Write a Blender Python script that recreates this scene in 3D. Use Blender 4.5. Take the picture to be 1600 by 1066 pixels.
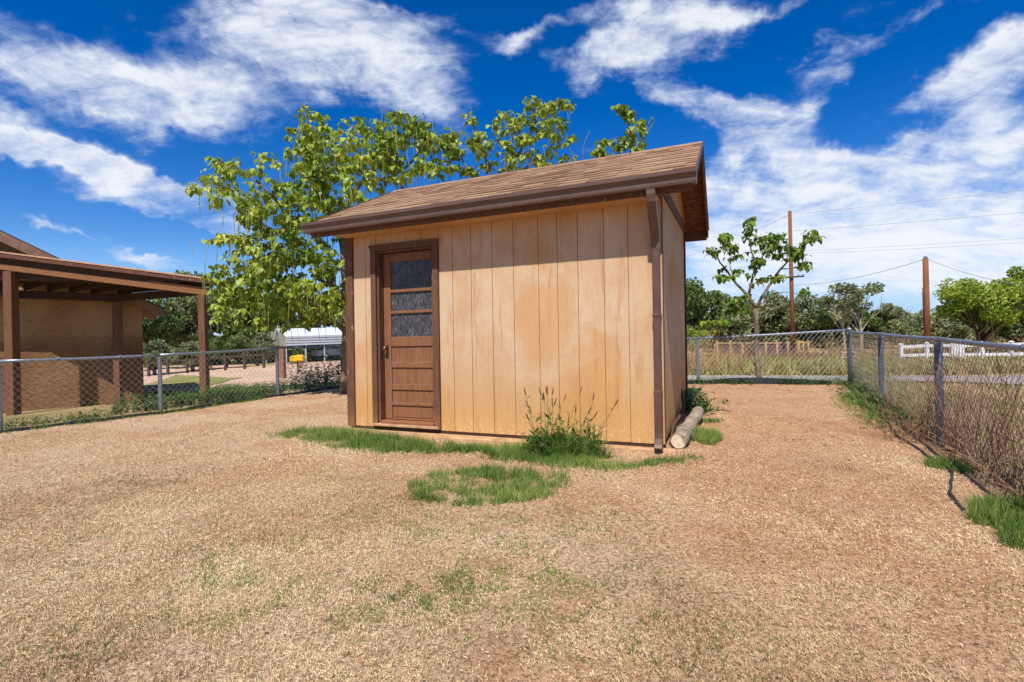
import bpy, math, random
import numpy as np
from mathutils import Vector, Matrix
random.seed(7); RNG = np.random.default_rng(11)
for o in list(bpy.data.objects): bpy.data.objects.remove(o)
SC = bpy.context.scene; COL = SC.collection

# ------------------------------------------------------------------ camera
EYE = 1.2; FPX = 789.0; HY = 512.0; ROLL = 0.0225
cd = bpy.data.cameras.new('camera'); cam = bpy.data.objects.new('camera', cd); COL.objects.link(cam)
cd.sensor_width = 36; cd.lens = FPX/1600*36; cd.shift_y = -(533-HY)/1600.0
cd.clip_start = 0.05; cd.clip_end = 3000
cr, sr = math.cos(ROLL), math.sin(ROLL)
cam.matrix_world = Matrix(((cr, sr, 0, 0), (0, 0, -1, 0), (-sr, cr, 0, EYE), (0, 0, 0, 1)))
SC.camera = cam

# ------------------------------------------------------------------ world + sun
SUN_EL = 55.5; SUN_AZ = 195.4          # azimuth clockwise from +Y
sd = Vector((math.sin(math.radians(SUN_AZ))*math.cos(math.radians(SUN_EL)),
             math.cos(math.radians(SUN_AZ))*math.cos(math.radians(SUN_EL)), math.sin(math.radians(SUN_EL))))
sl = bpy.data.lights.new('sun', 'SUN'); so = bpy.data.objects.new('sun', sl); COL.objects.link(so)
sl.energy = 4.9; sl.angle = math.radians(0.53); sl.color = (1.0, 0.962, 0.905)
so.rotation_euler = (-sd).to_track_quat('-Z', 'Y').to_euler(); so.location = (0, 0, 30)
vs = SC.view_settings; vs.view_transform = 'Standard'; vs.look = 'None'; vs.gamma = 1; vs.exposure = 0.30
vs.use_curve_mapping = False

class NT:
    """tiny node-graph helper"""
    def __init__(s, tree): s.t = tree; s.n = tree.nodes; s.l = tree.links
    def new(s, typ, **kw):
        n = s.n.new(typ)
        for k, v in kw.items(): setattr(n, k, v)
        return n
    def put(s, sock, v):
        if v is None: return
        if isinstance(v, bpy.types.NodeSocket): s.l.new(v, sock)
        else:
            if isinstance(v, (tuple, list)) and len(v) == 3 and sock.type == 'RGBA': v = (*v, 1)
            sock.default_value = v
    def math(s, op, a, b=None, c=None, clamp=False):
        n = s.new('ShaderNodeMath', operation=op, use_clamp=clamp)
        for i, v in enumerate((a, b, c)): s.put(n.inputs[i], v) if v is not None else None
        return n.outputs[0]
    def vm(s, op, a, b=None, out=0):
        n = s.new('ShaderNodeVectorMath', operation=op); s.put(n.inputs[0], a)
        if b is not None: s.put(n.inputs[1], b)
        return n.outputs[out]
    def dot(s, a, b): return s.vm('DOT_PRODUCT', a, b, 1)
    def noise(s, vec, scale, detail=4, rough=.55, dist=0, col=False):
        n = s.new('ShaderNodeTexNoise'); s.put(n.inputs['Vector'], vec)
        n.inputs['Scale'].default_value = scale; n.inputs['Detail'].default_value = detail
        n.inputs['Roughness'].default_value = rough; n.inputs['Distortion'].default_value = dist
        return n.outputs[1 if col else 0]
    def vor(s, vec, scale, feature='F1', out=0):
        n = s.new('ShaderNodeTexVoronoi', feature=feature); s.put(n.inputs['Vector'], vec); n.inputs['Scale'].default_value = scale
        return n.outputs[out]
    def rng(s, v, a, b, c=0., d=1., smooth=True):
        n = s.new('ShaderNodeMapRange', interpolation_type='SMOOTHSTEP' if smooth else 'LINEAR'); s.put(n.inputs[0], v)
        for i, x in enumerate((a, b, c, d)): s.put(n.inputs[i+1], x)
        return n.outputs[0]
    def mix(s, f, a, b, mode='MIX'):
        n = s.new('ShaderNodeMix', data_type='RGBA', blend_type=mode)
        s.put(n.inputs[0], f); s.put(n.inputs[6], a); s.put(n.inputs[7], b)
        return n.outputs[2]
    def pos(s): return s.new('ShaderNodeNewGeometry').outputs[0]
    def scale(s, v, k): return s.vm('MULTIPLY', v, k)
    def attr(s, name):
        return s.new('ShaderNodeAttribute', attribute_name=name).outputs['Fac']
    def bump(s, h, strength=.5, dist=.01):
        n = s.new('ShaderNodeBump'); n.inputs['Strength'].default_value = strength; n.inputs['Distance'].default_value = dist
        s.put(n.inputs['Height'], h); return n.outputs[0]

def ray(px, py):
    u = (px-800)/FPX; v = -(py-HY)/FPX
    return Vector((u*cr+v*sr, 1.0, -u*sr+v*cr))

def lin(r, g, b):
    f = lambda c: (c/255/12.92) if c/255 <= .04045 else ((c/255+.055)/1.055)**2.4
    return (f(r), f(g), f(b))

W = bpy.data.worlds.new("World"); SC.world = W; W.use_nodes = True
g = NT(W.node_tree); W.node_tree.nodes.clear()
sky = g.new('ShaderNodeTexSky', sky_type='NISHITA'); sky.sun_disc = False
sky.sun_elevation = math.radians(SUN_EL); sky.sun_rotation = math.radians(SUN_AZ)
sky.altitude = 1400; sky.air_density = 1.0; sky.dust_density = 0.35; sky.ozone_density = 2.5
hs = g.new('ShaderNodeHueSaturation'); g.put(hs.inputs['Color'], sky.outputs[0])
hs.inputs['Saturation'].default_value = 1.46; hs.inputs['Hue'].default_value = 0.514; hs.inputs['Value'].default_value = 1.50
D = g.vm('NORMALIZE', g.new('ShaderNodeTexCoord').outputs['Generated'])
sep = g.new('ShaderNodeSeparateXYZ'); g.put(sep.inputs[0], D)
den = g.math('ADD', g.math('MAXIMUM', sep.outputs[2], 0), .28)
cmb = g.new('ShaderNodeCombineXYZ')
g.put(cmb.inputs[0], g.math('DIVIDE', sep.outputs[0], den)); g.put(cmb.inputs[1], g.math('DIVIDE', sep.outputs[1], den))
P = cmb.outputs[0]
# (px, py, rx, ry, slope deg (down-right +), weight): cloud banks by direction
BANKS = [(70,95,150,62,32,1.0),(200,142,190,48,22,1.0),(360,165,130,46,8,1.05),(420,60,120,55,20,.9),(540,70,150,62,-14,.95),
 (640,135,120,52,2,1.0),(520,20,150,28,0,.6),(650,25,90,25,0,.5),
 (60,240,120,26,18,1.5),(180,282,150,28,20,1.8),(300,325,120,26,18,1.8),(30,175,60,20,5,.5),(110,315,80,13,4,.5),
 (72,370,38,6,1,.8),(130,384,32,5,3,.55),(235,402,75,12,4,1.0),(250,392,50,5,4,.6),
 (815,65,45,22,-20,.85),(850,35,60,14,-10,.4),(960,100,60,34,-28,.95),(1050,62,150,48,-8,1.1),(1010,15,120,24,0,.6),(1200,14,110,18,4,.6),
 (1070,165,80,36,28,.75),(1150,182,105,36,20,1.0),(1250,170,70,22,-22,.7),(1240,225,95,42,28,.9),(1300,240,70,22,-8,.7),
 (1148,240,26,16,-30,.75),(1270,105,70,22,-22,.8),(1340,80,80,18,-30,.5),(1450,30,60,12,-30,.5),
 (1500,112,120,30,-8,1.1),(1590,95,80,36,-20,1.0),(1440,220,90,24,-26,.8),(1560,180,110,50,-10,.95),(1420,240,60,16,-20,.8),
 (1130,320,140,48,6,1.05),(1270,300,150,52,2,1.05),(1400,330,170,66,4,1.3),(1560,300,160,76,-12,1.35),(1300,380,260,50,2,1.2),(1550,400,200,54,2,1.15),(1300,440,340,34,0,.9),(1330,490,380,26,0,.6)]
w1 = g.vm('SUBTRACT', g.noise(D, 5.0, 5, .62, 0, True), (.5, .5, .5)); DW = g.vm('ADD', D, g.scale(w1, (.15, .15, .17)))
acc = None
for (x, y, rx, ry, a, w) in BANKS:
    n = ray(x, y).normalized()
    t = math.radians(a); e = 1.0
    U = (ray(x+math.cos(t)*e, y+math.sin(t)*e).normalized()-n).normalized()
    V = (ray(x-math.sin(t)*e, y+math.cos(t)*e).normalized()-n).normalized()
    ku = (ray(x+math.cos(t)*e, y+math.sin(t)*e).normalized()-n).length/e; kv = (ray(x-math.sin(t)*e, y+math.cos(t)*e).normalized()-n).length/e
    U = U/(rx*ku*1.25); V = V/(ry*kv*1.25)
    rel = g.vm('SUBTRACT', DW, tuple(n))
    du = g.dot(rel, tuple(U)); dv = g.dot(rel, tuple(V))
    q = g.math('MULTIPLY_ADD', dv, dv, g.math('MULTIPLY', du, du))
    m = g.math('MULTIPLY', g.math('EXPONENT', g.math('MULTIPLY', q, -1.5)), w)
    acc = m if acc is None else g.math('MAXIMUM', acc, m) if False else g.math('ADD', acc, m)
acc = g.rng(acc, .10, 1.10, 0, 1.2, False)
# outside the photograph the same broken cirrus goes on
infront = g.rng(g.dot(D, (0, 1, 0)), .30, .55)
far = g.rng(g.noise(P, .45, 3, .5), .42, .68, 0., 1.0)
acc = g.mix(infront, far, acc)
def rotp(vec, ang, sx, sy):
    m = g.new('ShaderNodeMapping'); g.put(m.inputs['Vector'], vec); m.inputs['Rotation'].default_value = (0, 0, ang); m.inputs['Scale'].default_value = (sx, sy, 1); return m.outputs[0]
D3 = g.scale(D, (1.0, 1.0, 1.9))
wv = g.vm('ADD', D3, g.scale(g.vm('SUBTRACT', g.noise(D3, 3.0, 3, .5, 0, True), (.5, .5, .5)), (.16, .16, .16)))
f1 = g.noise(wv, 4.2, 12, .60, .15)
f2 = g.noise(rotp(P, .45, .7, 3.0), 4.0, 10, .66, .5)
f3 = g.noise(wv, 15.0, 9, .68, .3)
ff = g.math('ADD', g.math('ADD', g.math('MULTIPLY', f1, .52), g.math('MULTIPLY', f2, .20)), g.math('MULTIPLY', f3, .28))
ff = g.math('MULTIPLY', g.math('SUBTRACT', ff, .5), 5.2)
dens = g.math('ADD', g.math('MULTIPLY', acc, 1.0), ff)
cov = g.math('POWER', g.rng(dens, .22, 1.48), 1.15)
ccol = g.mix(g.rng(dens, .7, 1.7), (7.6, 8.6, 10.4), (10.2, 10.4, 10.8))
base_sky = g.mix(g.rng(sep.outputs[2], .17, .0, 0, .8), hs.outputs[0], (3.4, 6.2, 10.6))
skyc = g.mix(g.math('MULTIPLY', cov, .93), base_sky, ccol)
bg = g.new('ShaderNodeBackground'); g.put(bg.inputs[0], skyc); bg.inputs[1].default_value = 0.075
wo = g.new('ShaderNodeOutputWorld'); W.node_tree.links.new(bg.outputs[0], wo.inputs[0])

# ------------------------------------------------------------------ helpers: objects
WL = {}      # world location of every object (no parent is ever rotated)
def tag(o, label=None, cat=None, group=None, kind=None):
    if label: o['label'] = label
    if cat: o['category'] = cat
    if group: o['group'] = group
    if kind: o['kind'] = kind
    return o
def empty(name, loc, label, cat, group=None):
    o = bpy.data.objects.new(name, None); COL.objects.link(o); o.empty_display_size = .2
    o.location = loc; WL[o.name] = Vector(loc); return tag(o, label, cat, group)
def link(name, me, mat, parent=None, origin=None, kind=None, label=None):
    o = bpy.data.objects.new(name, me); COL.objects.link(o)
    if mat is not None and not me.materials: me.materials.append(mat)
    w = Vector(origin) if origin is not None else Vector((0, 0, 0))
    WL[o.name] = w
    if parent is not None:
        o.parent = parent; o.location = w - WL[parent.name]
    else: o.location = w
    if kind: o['kind'] = kind
    if label: o['label'] = label
    return o
class MB:
    """mesh builder in world coordinates (optionally through a transform)"""
    def __init__(s, f=None): s.v = []; s.f = []; s.T = f or (lambda *p: Vector(p))
    def add(s, pts, faces):
        b = len(s.v); s.v += [s.T(*p) for p in pts]; s.f += [tuple(i+b for i in f) for f in faces]; return s
    def box(s, x0, x1, y0, y1, z0, z1):
        p = [(x, y, z) for x in (x0, x1) for y in (y0, y1) for z in (z0, z1)]
        return s.add(p, [(0,1,3,2),(4,6,7,5),(0,4,5,1),(2,3,7,6),(0,2,6,4),(1,5,7,3)])
    def beam(s, a, b, w, h, up=(0, 0, 1)):
        a = Vector(a); b = Vector(b); d = (b-a).normalized(); u = Vector(up); r = d.cross(u).normalized(); u = r.cross(d).normalized()
        p = [tuple(q + r*i*w/2 + u*j*h/2) for q in (a, b) for i in (-1, 1) for j in (-1, 1)]
        return s.add(p, [(0,1,3,2),(4,6,7,5),(0,4,5,1),(2,3,7,6),(0,2,6,4),(1,5,7,3)])
    def tube(s, pts, rad, n=6, cap=True):
        pts = [Vector(p) for p in pts]; m = len(pts)
        if not hasattr(rad, '__len__'): rad = [rad]*m
        base = len(s.v); prev = None
        for i, p in enumerate(pts):
            d = (pts[min(i+1, m-1)]-pts[max(i-1, 0)])
            d = d.normalized() if d.length > 1e-9 else Vector((0, 0, 1))
            if prev is None:
                prev = d.orthogonal().normalized()
            prev = (prev - d*prev.dot(d));
            prev = prev.normalized() if prev.length > 1e-6 else d.orthogonal().normalized()
            q = d.cross(prev)
            for k in range(n):
                a = 2*math.pi*k/n; s.v.append(s.T(*(p + (prev*math.cos(a)+q*math.sin(a))*rad[i])))
        for i in range(m-1):
            for k in range(n):
                a = base+i*n+k; b = base+i*n+(k+1) % n; s.f.append((a, b, b+n, a+n))
        if cap and n > 2:
            s.f.append(tuple(base+k for k in reversed(range(n)))); s.f.append(tuple(base+(m-1)*n+k for k in range(n)))
        return s
    def prism(s, poly, off):
        n = len(poly); o = Vector(off)
        pts = [tuple(p) for p in poly]+[tuple(Vector(p)+o) for p in poly]
        return s.add(pts, [tuple(range(n)), tuple(reversed(range(n, 2*n)))]+[(i, i+n, (i+1) % n+n, (i+1) % n) for i in range(n)])
    def mesh(s, name, origin=None):
        V = np.array([tuple(v) for v in s.v]); o = origin if origin is not None else (V.min(0)+V.max(0))/2
        me = bpy.data.meshes.new(name); me.from_pydata([tuple(x) for x in (V-np.array(o))], [], s.f); me.validate()
        import bmesh
        bm = bmesh.new(); bm.from_mesh(me); bmesh.ops.recalc_face_normals(bm, faces=bm.faces); bm.to_mesh(me); bm.free()
        return me, Vector(o)
    def build(s, name, mat, parent=None, smooth=False, bevel=0, kind=None, label=None, cat=None, group=None):
        me, o = s.mesh(name)
        if smooth: me.polygons.foreach_set('use_smooth', [True]*len(me.polygons))
        ob = link(name, me, mat, parent, o, kind, label)
        if cat: ob['category'] = cat
        if group: ob['group'] = group
        if bevel:
            m = ob.modifiers.new('bevel', 'BEVEL'); m.width = bevel; m.segments = 1; m.limit_method = 'ANGLE'
        return ob

def bulk_mesh(name, V, F, P, R, S, rnd, smooth=False):
    """many copies of a small template (V verts, F tris) joined into one mesh with a 'rnd' attribute"""
    V = np.asarray(V, float); F = np.asarray(F, int); n = len(P); k = len(V)
    S = np.asarray(S, float)
    if S.ndim == 1: S = np.repeat(S[:, None], 3, 1)
    X = np.einsum('nij,nkj->nki', R, V[None]*S[:, None, :]) + np.asarray(P)[:, None, :]
    me = bpy.data.meshes.new(name)
    me.vertices.add(n*k); me.vertices.foreach_set('co', X.reshape(-1).astype(np.float32))
    idx = (F[None]+(np.arange(n)*k)[:, None, None]).reshape(-1)
    nf = n*len(F); c = F.shape[1]
    me.loops.add(nf*c); me.loops.foreach_set('vertex_index', idx.astype(np.int32))
    me.polygons.add(nf); me.polygons.foreach_set('loop_start', (np.arange(nf)*c).astype(np.int32))
    me.polygons.foreach_set('loop_total', np.full(nf, c, np.int32))
    if smooth: me.polygons.foreach_set('use_smooth', np.ones(nf, bool))
    at = me.attributes.new('rnd', 'FLOAT', 'POINT'); at.data.foreach_set('value', np.repeat(rnd, k).astype(np.float32))
    me.update(calc_edges=True); return me
def rotm(yaw, tilt, roll=None):
    """R = Rz(yaw) Rx(tilt) Ry(roll)"""
    cy, sy = np.cos(yaw), np.sin(yaw); ct, st = np.cos(tilt), np.sin(tilt); z = np.zeros_like(yaw); o = z+1
    Rz = np.stack([np.stack([cy, -sy, z], -1), np.stack([sy, cy, z], -1), np.stack([z, z, o], -1)], -2)
    Rx = np.stack([np.stack([o, z, z], -1), np.stack([z, ct, -st], -1), np.stack([z, st, ct], -1)], -2)
    R = Rz@Rx
    if roll is not None:
        c2, s2 = np.cos(roll), np.sin(roll)
        R = R@np.stack([np.stack([c2, z, s2], -1), np.stack([z, o, z], -1), np.stack([-s2, z, c2], -1)], -2)
    return R
def basis(Y, Zh):
    """rotations whose local +Y is Y and local +Z is near Zh"""
    Y = Y/np.linalg.norm(Y, axis=1, keepdims=True); X = np.cross(Y, Zh); X /= np.linalg.norm(X, axis=1, keepdims=True)+1e-9
    Z = np.cross(X, Y); return np.stack([X, Y, Z], -1)
def vnoise(x, y, seed=0):
    x = np.asarray(x, float); y = np.asarray(y, float)
    xi = np.floor(x).astype(int); yi = np.floor(y).astype(int); fx = x-xi; fy = y-yi
    h = lambda a, b: (np.sin(a*127.1+b*311.7+seed*74.7)*43758.5453) % 1.0
    fx = fx*fx*(3-2*fx); fy = fy*fy*(3-2*fy)
    return (h(xi, yi)*(1-fx)+h(xi+1, yi)*fx)*(1-fy)+(h(xi, yi+1)*(1-fx)+h(xi+1, yi+1)*fx)*fy
def fbm(x, y, seed=0, o=4):
    r = 0; a = .5
    for i in range(o): r = r+a*vnoise(x*2**i+i*17.3, y*2**i-i*9.1, seed+i); a *= .5
    return r/(1-.5**o)

# ------------------------------------------------------------------ materials
def material(name, rough=.8, spec=.3):
    m = bpy.data.materials.new(name); m.use_nodes = True; m.node_tree.nodes.clear(); t = NT(m.node_tree)
    b = t.new('ShaderNodeBsdfPrincipled'); o = t.new('ShaderNodeOutputMaterial'); t.l.new(b.outputs[0], o.inputs[0])
    b.inputs['Roughness'].default_value = rough; b.inputs['Specular IOR Level'].default_value = spec
    t.b = b; t.o = o; t.m = m; return t
def setc(t, col, rough=None, normal=None):
    t.put(t.b.inputs['Base Color'], col)
    if rough is not None: t.put(t.b.inputs['Roughness'], rough)
    if normal is not None: t.put(t.b.inputs['Normal'], normal)
    return t.m
def wood_mat(name, c1, c2, grain=(1, 1, .06), sc=60, rough=.75, bump=.35, wear=None, dirt=None):
    t = material(name, rough, .25); p = t.pos(); gr = t.noise(t.scale(p, grain), sc, 6, .65)
    big = t.noise(p, 2.2, 4, .6)
    c = t.mix(t.rng(gr, .35, .65), c1, c2)
    c = t.mix(t.math('MULTIPLY', t.rng(big, .35, .75), .45), c, tuple(x*.62 for x in c1))
    if wear:
        w = t.noise(t.scale(p, (1, 1, .35)), 26, 6, .7); w2 = t.noise(p, 1.7, 3, .6)
        c = t.mix(t.math('MULTIPLY', t.rng(w, .60, .68), t.rng(w2, .45, .6)), c, wear)
    if dirt:
        z = t.new('ShaderNodeSeparateXYZ'); t.put(z.inputs[0], p)
        k = t.math('ADD', z.outputs[2], t.math('MULTIPLY', t.noise(p, 6, 4), .5))
        c = t.mix(t.rng(k, .62, .25, 0, .55), c, dirt)
    return setc(t, c, None, t.bump(gr, bump, .004))
def flat(name, col, rough=.7, spec=.3, metal=0, var=.18, sc=8, bump=0, bsc=80):
    t = material(name, rough, spec); p = t.pos(); n = t.noise(p, sc, 5, .6)
    c = t.mix(t.rng(n, .3, .7), tuple(x*(1-var) for x in col), tuple(min(1, x*(1+var)) for x in col))
    t.b.inputs['Metallic'].default_value = metal
    return setc(t, c, None, t.bump(t.noise(p, bsc, 4), bump, .005) if bump else None)
def foliage(name, cols, trans=.35, rough=.5, posvar=True):
    t = material(name, rough, .35); r = t.attr('rnd'); p = t.pos()
    n = t.noise(p, 1.3, 2, .5)
    f = t.math('ADD', t.math('MULTIPLY', r, .75), t.math('MULTIPLY', t.math('SUBTRACT', n, .35), .6), clamp=True)
    cr_ = t.new('ShaderNodeValToRGB'); t.put(cr_.inputs[0], f); e = cr_.color_ramp.elements
    while len(e) < len(cols): e.new(.5)
    for i, c in enumerate(cols): e[i].position = i/(len(cols)-1); e[i].color = (*c, 1)
    c = cr_.outputs[0]
    t.put(t.b.inputs['Base Color'], c)
    tr = t.new('ShaderNodeBsdfTranslucent'); t.put(tr.inputs[0], t.mix(.5, c, (.5, .6, .1), 'MULTIPLY') if False else c)
    mx = t.new('ShaderNodeMixShader'); mx.inputs[0].default_value = trans
    t.l.new(t.b.outputs[0], mx.inputs[1]); t.l.new(tr.outputs[0], mx.inputs[2]); t.l.new(mx.outputs[0], t.o.inputs[0])
    return t.m

def siding_mat(name):
    t = material(name, .82, .2); p = t.pos()
    sp = t.new('ShaderNodeSeparateXYZ'); t.put(sp.inputs[0], p); z = sp.outputs[2]
    gr = t.noise(t.scale(p, (1, 1, .05)), 110, 6, .7)
    fine = t.noise(p, 55, 5, .7); mid = t.noise(t.scale(p, (1, 1, .55)), 2.3, 6, .62, .4); big = t.noise(p, 1.05, 3, .55, .3)
    c = t.mix(t.rng(mid, .32, .7), lin(200, 172, 140), lin(190, 154, 116))
    c = t.mix(t.math('MULTIPLY', t.rng(big, .48, .62), .62), c, lin(190, 136, 78))         # rusty tannin stains
    st = t.noise(t.scale(p, (1, 1, .10)), 9, 6, .7)
    low = t.rng(t.math('ADD', z, t.math('MULTIPLY', mid, 1.3)), 1.7, .80)
    c = t.mix(t.math('MULTIPLY', low, .72), c, lin(198, 146, 80))                         # splash stain up from the soil
    c = t.mix(t.math('MULTIPLY', t.rng(st, .54, .70), .55), c, lin(166, 112, 66))         # runs down the boards
    pc = t.vm('DISTANCE', t.vm('ADD', t.scale(p, (1, 1, .8)), t.scale(t.vm('SUBTRACT', t.noise(p, 3.0, 4, .6, 0, True), (.5, .5, .5)), (.5, .5, .5))), (.33, 5.21, .98), 1)
    c = t.mix(t.math('MULTIPLY', t.rng(pc, .42, .26), .55), c, lin(196, 144, 92))            # old round stain
    c = t.mix(t.math('MULTIPLY', t.rng(t.math('ABSOLUTE', t.math('SUBTRACT', pc, .46)), .09, .0), .22), c, lin(210, 186, 156))
    hi = t.rng(t.math('ADD', z, t.math('MULTIPLY', mid, .35)), 2.28, 2.72)
    c = t.mix(t.math('MULTIPLY', hi, .62), c, lin(190, 126, 48))                          # warm glow under the eave, put into the colour
    pk = t.noise(p, 38, 5, .75); band = t.rng(t.math('ADD', z, t.math('MULTIPLY', t.noise(p, 5, 3), .25)), .40, .20)
    c = t.mix(t.math('MULTIPLY', t.math('MULTIPLY', t.rng(pk, .52, .6), band), .7), c, lin(222, 192, 138))
    sp2 = t.noise(p, 120, 2, .5)
    c = t.mix(t.math('MULTIPLY', t.rng(sp2, .70, .74), t.rng(z, 1.3, .1)), c, lin(96, 62, 34))
    c = t.mix(t.math('MULTIPLY', t.rng(fine, .45, .7), .3), c, lin(170, 122, 76))
    c = t.mix(t.math('MULTIPLY', t.rng(gr, .50, .66), .22), c, lin(150, 108, 70))
    h = t.math('ADD', t.math('MULTIPLY', gr, .7), t.math('MULTIPLY', fine, .5))
    return setc(t, c, None, t.bump(h, .55, .004))
M = {}
M['siding'] = siding_mat('tan painted plywood siding')
M['siding_gap'] = flat('dark joint', lin(150, 110, 74), .9)
M['brown'] = wood_mat('brown trim paint', lin(112, 78, 56), lin(88, 58, 42), wear=lin(176, 142, 112), dirt=lin(150, 104, 66))
M['door'] = wood_mat('brown door paint', lin(142, 96, 66), lin(118, 76, 50), wear=lin(186, 146, 112), dirt=lin(150, 98, 62))
M['darkbrown'] = wood_mat('dark brown trim paint', lin(76, 50, 36), lin(54, 36, 27))
M['soffit'] = wood_mat('reddish soffit wood', lin(128, 78, 50), lin(84, 48, 32), grain=(.3, .3, 1), sc=40)
M['gutter'] = flat('brown gutter metal', lin(96, 72, 62), .38, .5, var=.12, sc=5)
M['spout'] = flat('brown downspout metal', lin(92, 64, 54), .42, .5, var=.15, sc=6)
M['white'] = flat('white paint', (.72, .72, .70), .6)
M['conc'] = flat('weathered concrete', lin(176, 140, 104), .95, .1, var=.25, sc=5, bump=.6, bsc=60)
M['galv'] = flat('galvanised steel', lin(136, 142, 150), .42, .5, metal=.55, var=.3, sc=40)
M['galv_dark'] = flat('weathered galvanised steel', lin(104, 112, 124), .6, .4, metal=.25, var=.45, sc=45, bump=.3, bsc=200)
M['wire'] = flat('galvanised wire', lin(176, 174, 168), .5, .5, metal=.3, var=.2, sc=30)
M['wire_dark'] = flat('dull fence wire', lin(128, 118, 108), .6, .4, metal=.2, var=.3, sc=30)
M['edging'] = flat('black plastic edging', lin(46, 48, 56), .5, .4, var=.4, sc=9)
M['brass'] = flat('tarnished knob metal', lin(120, 96, 74), .35, .5, metal=.8)
M['bark'] = wood_mat('grey brown bark', lin(138, 118, 96), lin(92, 76, 60), grain=(1, 1, .3), sc=30, bump=.9)
M['bark_dark'] = wood_mat('dark bark', lin(84, 70, 56), lin(50, 40, 32), grain=(1, 1, .3), sc=14, bump=.9)
M['bark_pale'] = wood_mat('pale bark', lin(186, 172, 150), lin(150, 134, 112), grain=(1, 1, .3), sc=14)
M['log'] = wood_mat('weathered log', lin(176, 158, 136), lin(128, 108, 88), grain=(.12, .12, 1), sc=70, bump=.7)
M['pole'] = wood_mat('orange brown pole wood', lin(140, 88, 54), lin(106, 64, 40), grain=(1, 1, .05), sc=12)
M['stick'] = flat('dark stick', lin(88, 62, 44), .9)
M['vine'] = flat('dead vine stems', lin(134, 98, 78), .9, var=.5, sc=9)
M['cat_leaf'] = foliage('catalpa leaf', [lin(52, 74, 24), lin(104, 126, 40), lin(148, 166, 54), lin(186, 192, 72), lin(212, 204, 92)], .40, .42)
M['cat_leaf2'] = foliage('young catalpa leaf', [lin(46, 80, 28), lin(88, 120, 36), lin(140, 158, 46), lin(196, 190, 58)], .38, .42)
M['pod'] = foliage('seed pod', [lin(86, 104, 46), lin(130, 140, 62), lin(120, 98, 60)], .1, .6)
M['weed'] = foliage('weed leaf', [lin(40, 66, 26), lin(66, 98, 36), lin(98, 128, 48), lin(124, 138, 62)], .3, .5)
M['greengrass'] = foliage('green grass', [lin(46, 70, 28), lin(88, 118, 46), lin(138, 158, 74), lin(212, 194, 132)], .3, .5)
M['straw'] = foliage('dead straw grass', [lin(116, 88, 64), lin(192, 158, 118), lin(218, 190, 150), lin(230, 208, 164), lin(242, 228, 196)], .12, .8)
M['field'] = foliage('field grass', [lin(104, 96, 48), lin(128, 128, 62), lin(160, 148, 88), lin(186, 160, 110), lin(164, 132, 100)], .25, .7)
M['drybrush'] = foliage('dry brush', [lin(128, 96, 66), lin(172, 136, 92), lin(204, 172, 120)], .1, .8)
M['tree_a'] = foliage('dark tree leaf', [lin(46, 62, 30), lin(84, 104, 48), lin(116, 132, 64), lin(142, 152, 84)], .25, .6)
M['tree_b'] = foliage('olive tree leaf', [lin(66, 76, 46), lin(108, 118, 74), lin(142, 146, 98), lin(172, 168, 124)], .25, .6)
M['tree_c'] = foliage('bright tree leaf', [lin(78, 98, 26), lin(124, 146, 42), lin(164, 176, 62), lin(190, 190, 96)], .35, .55)
M['seed'] = foliage('weed seed head', [lin(96, 60, 56), lin(130, 92, 70)], .1, .8)

def shingle_mat():
    t = material('tan asphalt shingle', .95, .15); p = t.pos()
    oi = t.new('ShaderNodeObjectInfo').outputs['Random']
    n = t.noise(p, 160, 3, .8); big = t.noise(p, 1.4, 3, .5)
    c = t.mix(oi, lin(146, 114, 90), lin(178, 144, 114))
    c = t.mix(t.rng(n, .38, .66), t.mix(.55, c, lin(92, 66, 48)), c)
    c = t.mix(t.math('MULTIPLY', t.rng(big, .4, .7), .25), c, lin(196, 164, 134))
    return setc(t, c, None, t.bump(n, .7, .004))
M['shingle'] = shingle_mat()
def glass_mat():
    t = material('textured dark door glass', .3, .28); p = t.pos()
    n = t.noise(t.scale(p, (1, 1, .16)), 120, 6, .75, .4); n2 = t.noise(p, 9, 3)
    c = t.mix(t.math('MULTIPLY', t.rng(n, .44, .66), t.rng(n2, .3, .65, .45, .95)), lin(44, 42, 44), lin(128, 126, 126))
    return setc(t, c, t.rng(n, .4, .7, .22, .6), t.bump(n, .55, .004))
M['glass'] = glass_mat()
def stucco_mat():
    t = material('rough adobe stucco', .95, .1); p = t.pos()
    a = t.noise(t.scale(p, (1, 1, 1.5)), 9, 8, .68, .8); b = t.noise(p, 34, 5, .7); big = t.noise(p, .9, 4, .6)
    z = t.new('ShaderNodeSeparateXYZ'); t.put(z.inputs[0], p)
    c = t.mix(t.rng(big, .35, .7), lin(182, 144, 102), lin(156, 118, 80))
    c = t.mix(t.math('MULTIPLY', t.rng(a, .44, .34), .45), c, lin(112, 70, 46))
    c = t.mix(t.math('MULTIPLY', t.rng(z.outputs[2], 1.7, .6), .25), c, lin(172, 112, 74))
    low = t.rng(z.outputs[2], 1.35, .75, .15, 1.0)
    h = t.math('MULTIPLY', t.math('ADD', a, t.math('MULTIPLY', b, .25)), low)
    return setc(t, c, None, t.bump(h, 1.0, .25))
M['stucco'] = stucco_mat()
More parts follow.
